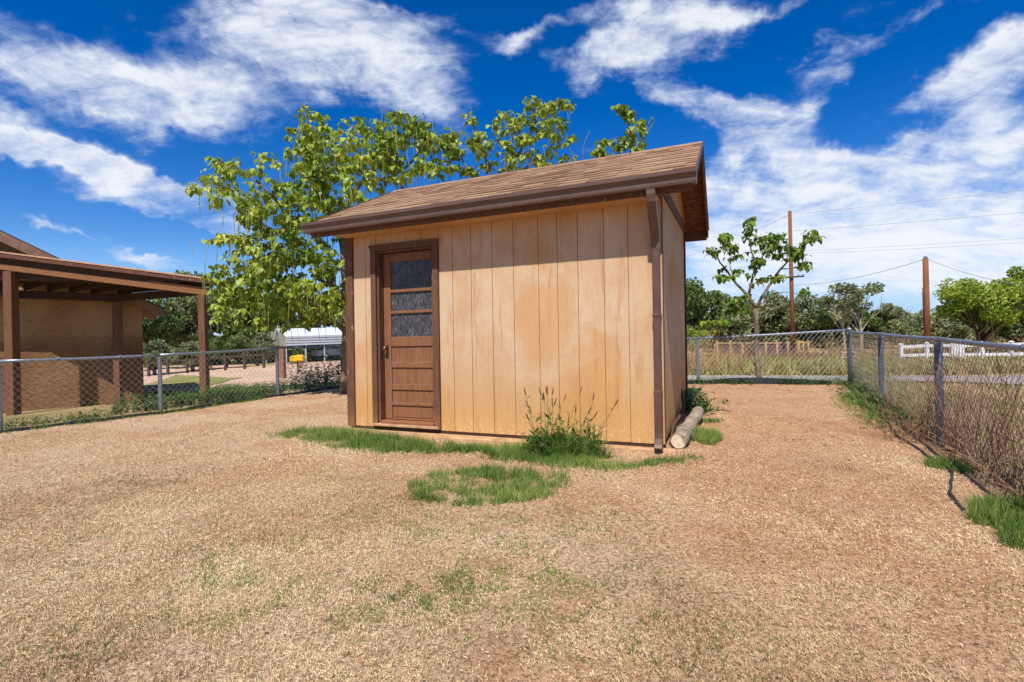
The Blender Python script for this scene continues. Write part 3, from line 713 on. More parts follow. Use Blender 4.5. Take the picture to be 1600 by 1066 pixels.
# patio cover
PA = Vector((-10.2, 10.3, 2.57)); PC = Vector((-6.72, 11.0, 2.06)); PB = Vector((-9.12, 11.68, 2.00)); PD = Vector((-11.75, 9.70, 2.10))
cov_ = empty('patio_cover', (-9.5, 11, -.3), 'brown wooden patio cover on posts beside the stucco house', 'patio cover')
fb = (PC-PA).normalized()
PA2 = PA-fb*1.6
for p in (PA, PC, PB):
    w = .17 if p is PA else .145
    zg_ = zof(p.x, p.y)-.1
    MB().box(p.x-w/2, p.x+w/2, p.y-w/2, p.y+w/2, zg_, p.z-.001).build('post', M['pat'] if 'pat' in M else M.setdefault('pat', wood_mat('brown patio timber', lin(120, 82, 56), lin(96, 64, 44))), cov_, bevel=.006)
BH = .17
MB().beam(PA2+Vector((0, 0, BH/2+.02)), PC+fb*.12+Vector((0, 0, BH/2)), .1, BH).build('front_beam', wood_mat('orange brown beam', lin(146, 100, 64), lin(124, 82, 52), grain=(.2, .2, 1)), cov_, bevel=.006)
MB().beam(PD+Vector((0, 0, BH/2)), PB+Vector((.1, 0, BH/2)), .09, BH).build('rear_beam', M['darkbrown'], cov_, bevel=.006)
MB().beam(PB+Vector((.05, -.05, BH/2)), PC+Vector((-.08, .05, BH/2)), .09, BH-.004).build('side_beam', M['darkbrown'], cov_, bevel=.006)
NRF = 10
for i in range(NRF):
    t = i/(NRF-1)
    f = PA2+(PC-PA2)*t; r = PD+(PB-PD)*t
    d = (r-f); d.z = 0; d.normalize()
    MB().beam(f+Vector((0, 0, BH+.075))-d*.18, r+Vector((0, 0, BH+.075))+d*.15, .05, .13).build('rafter', M['darkbrown'], cov_, bevel=.003)
q = [PA2+Vector((0, -.12, BH+.16)), PC+fb*.32+Vector((0, -.12, BH+.16)), PC+fb*.32+Vector((-.15, .55, BH+.15)), PB+Vector((.25, .35, BH+.15)), PD+Vector((-.25, .38, BH+.15))]
MB().prism([tuple(v) for v in q], (0, 0, .02)).build('roof_deck', M['darkbrown'], cov_)
MB().prism([tuple(v+Vector((0, 0, .021))) for v in q], (0, 0, .015)).build('roofing', flat('brown rolled roofing', lin(112, 82, 68), .9, var=.25, sc=3), cov_)
MB().beam(q[0]+Vector((0, -.013, -.02)), q[1]+Vector((0, -.013, -.02)), .025, .09).build('fascia', wood_mat('weathered fascia', lin(112, 74, 58), lin(84, 54, 42), grain=(.1, .1, 1), wear=lin(204, 180, 150)), cov_, bevel=.003)
MB().beam(q[0]+Vector((0, -.032, .042)), q[1]+Vector((0, -.032, .042)), .012, .03).build('drip_edge', flat('pale drip edge', lin(190, 144, 112), .6), cov_)
MB().beam(q[1]+Vector((.013, 0, -.03)), q[2]+Vector((.013, 0, -.03)), .025, .12).build('end_fascia', M['darkbrown'], cov_, bevel=.003)

# ------------------------------------------------------------------ generic leaf templates
def heart(l=1., fold=.22, droop=.25):
    pts = [(0, 0), (.20, -.06), (.42, .10), (.46, .34), (.30, .66), (.0, 1.05)]
    V = []; F = []
    mid = [(0, 0, 0), (0, .35, .0), (0, .7, -droop*.35), (0, 1.08, -droop)]
    V += mid
    for sgn in (1, -1):
        b = len(V)
        for (x, y) in pts[1:5]: V.append((sgn*x, y, fold*x-droop*(y**2)*.8))
        if sgn > 0: F += [(0, b, b+1), (0, b+1, 1), (1, b+1, b+2), (1, b+2, 2), (2, b+2, b+3), (2, b+3, 3)]
        else: F += [(0, b+1, b), (0, 1, b+1), (1, b+2, b+1), (1, 2, b+2), (2, b+3, b+2), (2, 3, b+3)]
    return np.array(V)*l, F
def lance(w=.16, fold=.1, droop=.2):
    V = [(0, 0, 0), (w, .35, fold*w), (-w, .35, fold*w), (0, .4, 0), (w*.6, .7, -droop*.4), (-w*.6, .7, -droop*.4), (0, 1, -droop)]
    return np.array(V), [(0, 1, 3), (0, 3, 2), (1, 4, 3), (3, 5, 2), (3, 4, 6), (3, 6, 5)]
BL = (np.array([(-.5, 0, 0), (.5, 0, 0), (.36, .10, .5), (-.36, .10, .5), (0, .32, 1.)]), [(0, 1, 2), (0, 2, 3), (3, 2, 4)])
HV, HF = heart()
LV, LF = lance()

# ------------------------------------------------------------------ catalpa trees
def at(px, py, d): r = ray(px, py); return Vector((0, 0, EYE))+r*d
def catalpa(label, group, base, skel, regions, d0, dspread, ncl, leafn, lsize, lm, pods=0, seed=1, parts=300, minlen=1.0, trunk_r=.09, podregion=None):
    """skel: list of (polyline of world points, r0, r1). regions: ellipses (px,py,rx,ry) in the plane of the tree where foliage clusters sit."""
    R = random.Random(seed); rg = np.random.default_rng(seed)
    root = empty('catalpa_tree', base, label, 'tree', group)
    nodes = []          # (point, radius)
    tr = MB(); br = MB()
    for k, (pl, r0, r1) in enumerate(skel):
        fine = []
        for i in range(len(pl)-1):
            a, b_ = Vector(pl[i]), Vector(pl[i+1]); n = max(2, int((b_-a).length/.18))
            for j in range(n): fine.append(a.lerp(b_, j/n))
        fine.append(Vector(pl[-1])); N_ = len(fine)
        # smooth, with a little wobble
        for it in range(2): fine = [fine[0]]+[(fine[i-1]+fine[i]*2+fine[i+1])/4 for i in range(1, N_-1)]+[fine[-1]]
        fine = [f+Vector((R.uniform(-1, 1), R.uniform(-1, 1), 0))*.012 if 0 < i < N_-1 else f for i, f in enumerate(fine)]
        rad = [r0+(r1-r0)*i/(N_-1) for i in range(N_)]
        (tr if k == 0 else br).tube(fine, rad, 8 if k == 0 else 6)
        for f, r_ in list(zip(fine, rad))[(N_//3 if k == 0 else 0):]: nodes.append((f, r_))
    # cluster centres
    tot = sum(rx*ry for _, _, rx, ry in regions); C_ = []
    tries = 0
    while len(C_) < ncl and tries < ncl*60:
        tries += 1; x = R.uniform(0, tot)
        for (px, py, rx, ry) in regions:
            x -= rx*ry
            if x <= 0: break
        a = R.uniform(0, 2*math.pi); q = math.sqrt(R.random())
        p = at(px+rx*q*math.cos(a), py+ry*q*math.sin(a), d0+R.gauss(0, dspread))
        if all((p-c).length > minlen*.26 for c in C_): C_.append(p)
    C_.sort(key=lambda c: min((c-n_[0]).length for n_ in nodes))
    tips = []
    for c in C_:
        best = min(nodes, key=lambda n_: (c-n_[0]).length+max(0, n_[0].z-c.z)*1.2)
        s0, rs = best; L = (c-s0).length
        rs2 = min(rs*.7, .008+.010*L); n = max(3, int(L/.15)); pl = []
        bend = Vector((R.uniform(-1, 1), R.uniform(-1, 1), -.4))*.10*L
        for j in range(n+1):
            t = j/n; pl.append(s0.lerp(c, t)+bend*math.sin(math.pi*t)+Vector((0, 0, .10*L*math.sin(math.pi*t))))
        rad = [rs2*(1-.65*j/n)+.002 for j in range(n+1)]
        br.tube(pl, rad, 5, cap=False)
        for f, r_ in zip(pl[1:], rad[1:]): nodes.append((f, r_))
        tips.append((c, (pl[-1]-pl[-2]).normalized()))
    Pn = []; Yd = []; Zd = []; sz = []
    for c, d in tips:
        nl = max(3, int(R.gauss(leafn, leafn*.3)))
        shade = R.uniform(-.15, .15)
        for i in range(nl):
            a = R.uniform(0, 2*math.pi); out = Vector((math.cos(a), math.sin(a), R.uniform(-.7, .35))).normalized()
            p = c+out*R.uniform(.03, .17)*minlen-d*R.uniform(0, .25)
            y = out+Vector((0, 0, R.uniform(-1.5, -.1))); z = Vector((out.x*.8, out.y*.8, 1.0))+Vector((R.uniform(-.5, .5), R.uniform(-.5, .5), 0))
            Pn.append(p); Yd.append(y); Zd.append(z); sz.append(lsize*R.uniform(.55, 1.2))
    Pn = np.array([tuple(x) for x in Pn]); Rm = basis(np.array([tuple(x) for x in Yd]), np.array([tuple(x) for x in Zd])); sz = np.array(sz)
    rn = np.clip(.5*vnoise(Pn[:, 0]*1.6, Pn[:, 2]*1.6+Pn[:, 1], seed)+.5*rg.random(len(Pn)), 0, 1)
    tr.build('trunk', M['bark'], root, smooth=True); br.build('branches', M['bark'], root, smooth=True)
    big = np.argsort(-sz)[:parts]; rest = np.setdiff1d(np.arange(len(sz)), big)
    if len(rest):
        me = bulk_mesh('foliage', HV, HF, Pn[rest]-np.array(base), Rm[rest], sz[rest], rn[rest]); link('foliage', me, lm, root, base, 'stuff')
    variants = []
    for k in range(10):
        V_, F_ = heart(1., .1+.3*rg.random(), .1+.5*rg.random()); me = bulk_mesh('leaf', V_, F_, np.zeros((1, 3)), np.eye(3)[None], np.ones(1), np.array([(k+.5)/10])); me.materials.append(lm); variants.append(me)
    for i in big:
        o = bpy.data.objects.new('leaf', variants[int(min(9, rn[i]*10))]); COL.objects.link(o); o.parent = root
        m4 = Matrix(Rm[i].tolist()).to_4x4(); o.rotation_euler = m4.to_euler(); o.scale = (sz[i],)*3; o.location = Vector(Pn[i])-Vector(base)
    if pods:
        pm = MB(); tt = tips if podregion is None else [t for t in tips if podregion(t[0])]
        Pp = []; 
        for k in range(pods):
            c, d = R.choice(tt); st = c+Vector((R.uniform(-.15, .15), R.uniform(-.15, .15), R.uniform(-.1, .1))); L = R.uniform(.26, .5); dx = R.uniform(-.05, .05)
            pm.tube([st, st+Vector((dx*.3, 0, -L*.5)), st+Vector((dx, 0, -L))], [.005, .007, .004], 3, cap=False)
        o = pm.build('seed_pods', M['pod'], root, kind='stuff')
        at_ = o.data.attributes.new('rnd', 'FLOAT', 'POINT'); n = len(o.data.vertices); at_.data.foreach_set('value', np.repeat(rg.random(n//9+1), 9)[:n].astype(np.float32))
    return root
# large catalpa behind the shed's left end
D1 = 9.7
def A(*l): return [tuple(at(px, py, d)) for px, py, d in l]
b1 = Vector((-3.25, 9.75, zof(-3.25, 9.75)-.05))
sk = [([tuple(b1)]+A((540, 560, 9.75), (541, 470, 9.75), (537, 400, 9.75), (532, 345, 9.8)), .10, .065),
      (A((540, 470, 9.75), (500, 420, 9.6), (465, 388, 9.5), (425, 360, 9.4), (380, 330, 9.3)), .055, .02),
      (A((537, 400, 9.75), (520, 330, 9.8), (500, 280, 9.9), (485, 230, 10.0), (470, 190, 10.0)), .05, .015),
      (A((532, 345, 9.8), (548, 310, 9.9), (565, 285, 10), (590, 255, 10), (615, 205, 10)), .05, .015),
      (A((540, 520, 9.75), (490, 470, 9.4), (440, 450, 9.2), (385, 440, 9.0), (350, 440, 8.9)), .045, .015),
      (A((565, 285, 10), (610, 280, 10.1), (650, 250, 10.2), (668, 215, 10.2)), .035, .012),
      (A((425, 360, 9.4), (380, 372, 9.2), (345, 378, 9.1)), .02, .01),
      (A((465, 388, 9.5), (440, 320, 9.5), (400, 280, 9.4), (345, 255, 9.4)), .03, .01)]
reg = [(330, 262, 28, 20), (390, 278, 55, 42), (320, 292, 22, 14), (425, 320, 42, 32), (372, 322, 45, 28), (345, 378, 30, 14), (400, 395, 60, 28), (475, 190, 32, 26), (478, 240, 36, 34), (520, 215, 22, 26),
       (560, 225, 46, 46), (625, 200, 46, 34), (600, 255, 60, 42), (665, 225, 30, 42), (655, 280, 36, 26), (500, 310, 46, 46), (545, 330, 40, 36), (470, 370, 60, 40), (400, 440, 66, 36), (480, 430, 62, 44),
       (440, 470, 90, 30), (370, 465, 40, 36), (505, 480, 40, 26), (355, 500, 22, 24), (440, 505, 55, 10), (350, 425, 45, 18), (520, 400, 25, 60), (430, 405, 60, 22)]
catalpa('large multi stemmed catalpa tree with hanging pods between the patio cover and the shed', 'catalpa trees behind the shed', tuple(b1), sk, reg+[(440, 350, 70, 60), (500, 290, 50, 50), (430, 400, 90, 50), (470, 460, 75, 50), (400, 430, 60, 40), (500, 250, 40, 40), (590, 230, 60, 40)], D1, .60, 800, 11, .108, M['cat_leaf'], 420, 3, minlen=.62)
# two slimmer catalpas rising above the roof
b2 = Vector((-.35, 10.35, zof(-.35, 10.35)-.05))
sk = [([tuple(b2)]+A((775, 520, 10.3), (768, 400, 10.2), (768, 285, 10.2)), .07, .04),
      (A((768, 300, 10.2), (765, 260, 10.2), (750, 225, 10.2), (738, 190, 10.2)), .03, .01), (A((768, 330, 10.2), (730, 265, 10.1), (716, 235, 10.1), (710, 210, 10.1)), .03, .01),
      (A((768, 300, 10.2), (800, 260, 10.3), (825, 215, 10.3), (845, 175, 10.3)), .035, .01), (A((770, 350, 10.2), (785, 270, 10.4), (800, 215, 10.4)), .03, .01),
      (A((768, 300, 10.2), (790, 285, 10.3), (840, 250, 10.4), (880, 210, 10.4)), .02, .008)]
reg = [(735, 178, 18, 18), (715, 218, 26, 24), (755, 215, 14, 20), (700, 262, 30, 14), (790, 195, 26, 22), (845, 165, 30, 16), (840, 195, 40, 26), (810, 235, 50, 26), (870, 235, 28, 24), (745, 262, 24, 12), (885, 165, 10, 12), (860, 262, 26, 10), (800, 265, 30, 10), (690, 240, 20, 40)]
catalpa('middle catalpa tree showing above the shed roof', 'catalpa trees behind the shed', tuple(b2), sk, reg, 10.3, .4, 185, 10, .105, M['cat_leaf'], 60, 5, parts=280, minlen=.6)
b3 = Vector((2.1, 9.9, zof(2.1, 9.9)-.05))
sk = [([tuple(b3)]+A((972, 560, 9.9), (975, 400, 9.9), (978, 270, 9.9)), .05, .03), (A((978, 280, 9.9), (985, 240, 9.9), (990, 205, 9.9), (980, 180, 9.9)), .02, .008),
      (A((978, 290, 9.9), (1000, 225, 9.9), (1022, 190, 9.9)), .018, .007), (A((976, 330, 9.9), (945, 265, 9.9), (938, 225, 9.9)), .018, .007), (A((976, 350, 9.9), (915, 275, 9.9), (905, 235, 9.9), (922, 205, 9.9)), .018, .006), (A((915, 275, 9.9), (890, 235, 9.9), (885, 205, 9.9)), .012, .005)]
reg = [(972, 170, 20, 10), (1012, 188, 18, 12), (992, 202, 22, 12), (938, 218, 10, 10), (965, 222, 14, 14), (985, 230, 22, 10), (890, 205, 6, 8), (903, 223, 5, 4), (945, 240, 12, 8)]
catalpa('slender catalpa tree with sparse tufts above the right end of the shed roof', 'catalpa trees behind the shed', tuple(b3), sk, reg, 9.9, .15, 34, 14, .112, M['cat_leaf'], 0, 9, minlen=.5)
# small catalpa at the back fence
D4 = 9.95
z7 = lambda x, y, d=D4: (x/2.909+1050, y/2.909+300, d)
b4 = Vector((4.80, 9.80, zof(4.8, 9.8)-.05))
sk = [([tuple(b4)]+A(z7(380, 740), z7(388, 640), z7(380, 530)), .052, .045),
      (A(z7(380, 530), z7(350, 462), z7(300, 430), z7(240, 350), z7(200, 290), z7(180, 245)), .032, .007),
      (A(z7(350, 462), z7(372, 380), z7(385, 310), z7(345, 240), z7(350, 150)), .026, .008),
      (A(z7(372, 380), z7(410, 290), z7(450, 230)), .016, .006), (A(z7(380, 530), z7(430, 440), z7(490, 350), z7(560, 280), z7(640, 212)), .030, .007),
      (A(z7(490, 350), z7(560, 350), z7(600, 335)), .012, .005), (A(z7(385, 520), z7(440, 490), z7(510, 440), z7(580, 470)), .016, .004),
      (A(z7(390, 560), z7(450, 530), z7(530, 470)), .012, .004),
      (A(z7(385, 745), z7(330, 690), z7(280, 640), z7(190, 600)), .022, .007), (A(z7(385, 800), z7(350, 740), z7(300, 690), z7(260, 640)), .012, .004), (A(z7(300, 430), z7(270, 370), z7(260, 300)), .012, .005),
      (A(z7(385, 540), z7(320, 500), z7(260, 510)), .012, .005)]
reg = [(x/2.909+1050, y/2.909+300, rx/2.909, ry/2.909) for x, y, rx, ry in
       [(355, 118, 26, 22), (350, 165, 22, 18), (240, 200, 34, 26), (170, 270, 26, 24), (275, 245, 30, 22), (215, 380, 20, 18), (400, 215, 34, 22), (480, 195, 30, 20), (440, 258, 22, 16), (485, 290, 16, 12),
        (618, 205, 36, 20), (655, 205, 18, 20), (560, 262, 34, 20), (605, 298, 20, 16), (600, 345, 12, 12), (405, 400, 28, 16), (300, 365, 20, 14), (365, 330, 14, 14), (480, 385, 26, 16), (390, 310, 20, 20), (530, 240, 20, 20), (320, 280, 20, 20), (310, 482, 34, 22), (262, 525, 22, 18), (330, 535, 14, 12), (235, 590, 34, 12), (165, 590, 24, 12), (590, 455, 14, 8), (260, 605, 12, 8)]]
catalpa('small catalpa tree with bare trunk and tufted leaves at the back fence', None, tuple(b4), sk, reg, D4, .2, 190, 8, .092, M['cat_leaf2'], 0, 12, minlen=.40)

# ------------------------------------------------------------------ background trees
def crown_mesh(seed, n, lumps, leaf, flat_=.85, gap=.0, spread=1.):
    rg = np.random.default_rng(seed); P_ = []
    ctr = []
    for i in range(lumps):
        while True:
            c = rg.uniform(-1, 1, 3); 
            if np.linalg.norm(c) < 1 and np.linalg.norm(c) > .25: break
        c[2] = c[2]*flat_; ctr.append((c*.78, rg.uniform(.16, .34)))
    for c, r in ctr:
        k = int(n/lumps); v = rg.normal(size=(k, 3)); v /= np.linalg.norm(v, axis=1)[:, None]; rad = r*(.35+.75*rg.random(k)**.6)
        P_.append(c+v*rad[:, None]*np.array([1, 1, .75]))
    P_ = np.concatenate(P_); P_[:, 2] = P_[:, 2]*.5+.5; P_[:, :2] *= .5
    n = len(P_); R_ = rotm(rg.uniform(0, 6.28, n), rg.uniform(0, 3.14, n), rg.uniform(0, 6.28, n))
    V = np.array([(-.5, -.35, 0), (.5, -.2, .1), (.35, .5, 0), (-.4, .45, -.1)]); F = [(0, 1, 2, 3)]
    lum = np.repeat(rg.random(lumps), int(len(P_)/lumps))[:n]
    rn = np.clip(.45*lum+.55*rg.random(n), 0, 1)
    return bulk_mesh('crown', V, F, P_, R_, leaf*rg.uniform(.6, 1.5, n), rn)
def skeleton_mesh(seed, nl=7, base_h=.35, r=.03, fork=.15, top=.84):
    R = random.Random(seed); mb = MB()
    mb.tube([(0, 0, -.15), (.01, 0, base_h*.5), (R.uniform(-.03, .03), 0, base_h)], [r*1.3, r, r*.8], 7)
    for i in range(nl):
        a = R.uniform(0, 6.28); l = R.uniform(.2, .42); h = R.uniform(.5, top); s0 = base_h*R.uniform(fork, 1)
        x, y = math.cos(a)*l, math.sin(a)*l
        mb.tube([(0, 0, s0), (x*.35, y*.35, s0+(h-s0)*.4), (x*.7, y*.7, s0+(h-s0)*.75), (x, y, h)], [r*.55, r*.42, r*.28, r*.1], 5, cap=False)
        for k in range(3):
            t = R.uniform(.4, .9); dx, dy = R.uniform(-.18, .18), R.uniform(-.18, .18)
            mb.tube([(x*t, y*t, s0+(h-s0)*t), (x*t+dx*.5, y*t+dy*.5, s0+(h-s0)*t+.08), (x*t+dx, y*t+dy, min(top+.04, s0+(h-s0)*t+.18))], [r*.25, r*.15, r*.05], 4, cap=False)
    me, o = mb.mesh('trunk', (0, 0, 0)); return me
CM = {('a', k): crown_mesh(100+k, 7500, 26, .031) for k in range(3)}
CM.update({('b', k): crown_mesh(200+k, 6500, 24, .029) for k in range(3)})
CM.update({('c', k): crown_mesh(300+k, 13000, 34, .019) for k in range(2)})
CM.update({('s', k): crown_mesh(400+k, 1500, 13, .036) for k in range(2)})
for (k_, i_), me in CM.items(): me.materials.append(M[{'a': 'tree_a', 'b': 'tree_b', 'c': 'tree_c', 's': 'tree_b'}[k_]])
TM = [skeleton_mesh(50+k) for k in range(3)]; TM2 = skeleton_mesh(70, 9, .2, .030, .2, .66)
for m_ in TM+[TM2]: m_.materials.append(M['bark_dark'])
TMP = skeleton_mesh(91, 8, .42, .022, .4); TMP.materials.append(M['bark_pale'])
def bgtree(label, px, top, wpx, d, kind, k, group, name='tree', base=None, tm=None, crown_lo=.12, cat='tree'):
    c = at(px, 500, d); zg0 = zof(c.x, c.y) if base is None else base
    T_ = at(px, top, d); h = T_.z-zg0; w = wpx*d/FPX
    root = empty(name, (c.x, c.y, zg0), label, cat, group)
    tmx = tm or TM[k % 3]
    o = link('trunk', tmx, None, root, (c.x, c.y, zg0)); o.scale = (w, w, h); o.rotation_euler.z = k*1.7+px
    me = CM[(kind, k % (2 if kind in 'cs' else 3))]
    o = link('crown', me, None, root, (c.x, c.y, zg0+h*crown_lo)); o.scale = (w, w*.9, h*(1-crown_lo)*1.03); o.rotation_euler.z = px*.7
    return root
gL = 'trees beyond the driveway'; gR = 'trees beyond the field'
for (lab, px, top, w, d, kd, k) in [
    ('tall olive tree right behind the patio cover far post', 305, 410, 130, 50, 'b', 0), ('dark green tree next to the stucco wall corner', 235, 452, 100, 46, 'a', 1),
    ('dark tree between the patio cover post and the catalpa leaves', 372, 438, 120, 52, 'a', 2), ('olive tree behind the white metal carport, left end', 435, 448, 120, 62, 'b', 1),
    ('dark tree behind the middle of the white metal carport', 500, 452, 120, 66, 'a', 0), ('tree behind the white metal carport beside the shed', 560, 440, 120, 66, 'b', 2),
    ('grey green bush at the edge of the lawn beside the stucco wall', 240, 520, 80, 40, 'b', 2), ('rounded bush left of the patio cover far post', 300, 528, 90, 42, 'b', 0),
    ('rounded bush right of the patio cover far post', 352, 520, 80, 43, 'a', 1), ('bush at the left end of the white metal carport', 400, 515, 80, 46, 'b', 1)]:
    bgtree(lab, px, top, w, d, kd, k, gL, 'bush' if 'bush' in lab else 'tree', crown_lo=.02 if 'bush' in lab else .08, cat='bush' if 'bush' in lab else 'tree')
for (lab, px, top, w, d, kd, k) in [
    ('dark green tree just right of the shed, leftmost of the far row', 1088, 432, 100, 55, 'a', 0), ('olive tree far behind the small catalpa left branches', 1140, 452, 90, 60, 'b', 1),
    ('grey green tree far behind the small catalpa trunk', 1196, 440, 110, 62, 'b', 2), ('olive tree right of the tall utility pole', 1262, 452, 90, 60, 'b', 0),
    ('dark tree between the tall utility pole and the pale trunked tree', 1306, 458, 90, 58, 'a', 1), ('low dark tree in front of the pale trunked tree', 1352, 478, 100, 56, 'a', 2),
    ('olive tree right of the pale trunked tree', 1392, 468, 60, 54, 'b', 1), ('bright green bush beyond the fence close to the shed', 1080, 498, 60, 40, 'c', 0),
    ('low olive bush left of the short utility pole', 1425, 505, 70, 60, 'b', 2), ('low grey bush right of the short utility pole', 1480, 498, 80, 62, 'b', 0),
    ('dark tree far behind the tall utility pole', 1230, 462, 100, 70, 'a', 0), ('dark tree low behind the small catalpa trunk', 1170, 476, 90, 66, 'a', 2)]:
    bgtree(lab, px, top, w, d, kd, k, gR, 'bush' if 'bush' in lab else 'tree', crown_lo=.05, cat='bush' if 'bush' in lab else 'tree')
bgtree('tall thin tree with pale forked trunk and sparse crown', 1345, 426, 92, 50, 's', 0, gR, tm=TMP, crown_lo=.42)
bgtree('second sparse tree with pale trunk behind the short bushes', 1318, 440, 70, 54, 's', 1, gR, tm=TMP, crown_lo=.4)
bgtree('large bright green spreading tree behind the white rail fence', 1535, 412, 165, 33, 'c', 0, gR, tm=TM2, crown_lo=.20)
bgtree('bright green tree at the right edge behind the white rail fence', 1625, 400, 150, 34, 'c', 1, gR, tm=TM2, crown_lo=.16)
bgtree('dark green tree low behind the large bright green tree', 1590, 470, 150, 44, 'a', 1, gR, crown_lo=.04)
# far wooded band to close the horizon, one mass
rg = np.random.default_rng(77); n = 26000
ang = rg.uniform(-1.25, 1.25, n); rd = rg.uniform(110, 170, n); x = np.sin(ang)*rd; y = np.cos(ang)*rd; hh = 4.2*(.45+.9*fbm(ang*14, ang*0+3, 2)); z = -2.4+hh*rg.random(n)**.8
V = np.array([(-.5, 0, -.4), (.5, 0, -.3), (.4, .2, .5), (-.4, -.1, .4)])
for nm_, lab_, lo, hi_, d0_, hmax, n_, mt_ in (('thicket', 'continuous muted thicket under the trees beyond the field', .27, 1.12, 63, 4.6, 26000, 'tree_b'), ('thicket', 'grey green thicket under the trees beyond the driveway', -.80, -.12, 56, 4.6, 22000, 'tree_a')):
    rg2 = np.random.default_rng(n_); u_ = rg2.uniform(lo, hi_, n_); yy = d0_+rg2.normal(0, 1.6, n_); xx = u_*yy
    hh2 = hmax*(.35+.85*fbm(u_*22, u_*0+1, 4)); zz = gz(xx, yy)+hh2*rg2.random(n_)**.75
    me = bulk_mesh(nm_, V, [(0, 1, 2, 3)], np.stack([xx, yy, zz], 1), rotm(rg2.uniform(0, 6.28, n_), rg2.uniform(-.8, .8, n_)), rg2.uniform(.14, .36, n_), np.clip(.5*vnoise(xx*.6, zz*.9, 3)+.5*rg2.random(n_), 0, 1))
    tag(link(nm_, me, M[mt_], kind='stuff'), lab_, 'thicket')
me = bulk_mesh('distant_woods', V, [(0, 1, 2, 3)], np.stack([x, y, z], 1), rotm(rg.uniform(0, 6.28, n), rg.uniform(-.5, .5, n)), rg.uniform(.6, 1.3, n), rg.random(n))
tag(link('distant_woods', me, M['tree_b'], kind='stuff'), 'low band of far off trees along the horizon', 'woods')

# ------------------------------------------------------------------ field: grass, brush
def blades(name, n, area, h, w, mat, label=None, cat='grass', seed=1, density=None, lean=.35, zf=gz, group=None, zoff=-.005):
    rg = np.random.default_rng(seed); x, y = area(rg, n)
    if density is not None:
        k = rg.random(len(x)) < density(x, y); x, y = x[k], y[k]
    m = len(x); z = zf(x, y)+zoff; hs_ = rg.uniform(h[0], h[1], m)*(.7+.6*vnoise(x*2.3, y*2.3, seed)); ws = rg.uniform(w[0], w[1], m)
    R_ = rotm(rg.uniform(0, 6.28, m), rg.normal(0, lean, m), rg.normal(0, lean, m))
    c = (x.mean(), y.mean(), 0)
    me = bulk_mesh(name, BL[0], BL[1], np.stack([x, y, z], 1)-np.array(c), R_, np.stack([ws, hs_, hs_], 1), np.clip(.55*rg.random(m)+.45*vnoise(x*1.7, y*1.7, seed+3), 0, 1))
    o = link(name, me, mat, None, c, 'stuff'); tag(o, label, cat, group); return o
def rect(x0, x1, y0, y1): return lambda rg, n: (rg.uniform(x0, x1, n), rg.uniform(y0, y1, n))
def fieldarea(rg, n):
    y = 15+(rg.random(n)**1.3)*30; x = rg.uniform(.18, 1.2, n)*y; return x, y
offroad = lambda x, y: (y-(BF(x)+5.9) > 0).astype(float)
blades('field_grass', 60000, fieldarea, (.12, .42), (.03, .07), M['field'], 'tall dry and green grass of the field beyond the road', seed=21, density=lambda x, y: offroad(x, y)*(.35+.65*(vnoise(x*.4, y*.4, 9) > .35)))
blades('field_grass', 9000, lambda rg, n: (lambda t, s: (t, BF(t)+.15+s))(rg.uniform(3, 14, n), rg.random(n)**1.5*2.2), (.04, .16), (.008, .02), M['field'], 'roadside grass strip between the back fence and the road', seed=22, density=lambda x, y: vnoise(x*.9, y*1.4, 3)*1.0)
def outright(rg, n):
    t = rg.random(n); d = rg.random(n)**1.4*4.5+.1; x = 1.7+t*4.7+d*.9; y = .05+t*9.5-d*.43; return x, y
blades('field_grass', 42000, outright, (.06, .30), (.006, .014), M['field'], 'dry grass thick outside the right fence under the vines', seed=23, density=lambda x, y: .35+.65*(vnoise(x*1.1, y*1.1, 4) > .42))
blades('field_grass', 9000, lambda rg, n: (rg.uniform(-13, -2, n), rg.uniform(12, 16, n)), (.05, .22), (.01, .02), M['weed'], 'low green growth along the near edge of the driveway', seed=24, density=lambda x, y: (vnoise(x*.6, y*.8, 14) > .55).astype(float))
def brush(name, label, cx_, cy_, n, rad, h, mat, seed, cat='brush', wig=.22, rtube=.006, up=1.0, group=None, branch=3, segs=5, spread=.5, hvar=.5, line=None):
    R = random.Random(seed); mb = MB()
    for i in range(n):
        if line: t = R.random(); bx = line[0][0]*(1-t)+line[1][0]*t+R.gauss(0, rad); by = line[0][1]*(1-t)+line[1][1]*t+R.gauss(0, rad)
        else: a = R.uniform(0, 6.28); q = rad*math.sqrt(R.random()); bx, by = cx_+q*math.cos(a), cy_+q*math.sin(a)
        hh = h*R.uniform(1-hvar, 1.05)
        def grow(p, d, L, r, lev):
            pl = [p]; k = segs if lev == 0 else 3
            for j in range(k):
                d = (d+Vector((R.gauss(0, wig), R.gauss(0, wig), R.gauss(0, .10)+.3*(.22-wig)))).normalized(); p = p+d*L/k; pl.append(p)
                if lev < 2 and R.random() < (branch/segs if lev == 0 else .35): grow(p, (d+Vector((R.gauss(0, .6), R.gauss(0, .6), .1))).normalized(), L*R.uniform(.25, .5), r*.6, lev+1)
            mb.tube(pl, [r*(1-.7*j/k) for j in range(k+1)], 3, cap=False)
        d = Vector((R.gauss(0, spread), R.gauss(0, spread), up)).normalized()
        grow(Vector((bx, by, zof(bx, by)-.02)), d, hh, rtube, 0)
    o = mb.build(name, mat, kind='stuff', label=label, cat=cat, group=group)
    at_ = o.data.attributes.new('rnd', 'FLOAT', 'POINT'); nv = len(o.data.vertices); at_.data.foreach_set('value', np.repeat(RNG.random(nv//12+1), 12)[:nv].astype(np.float32)); return o
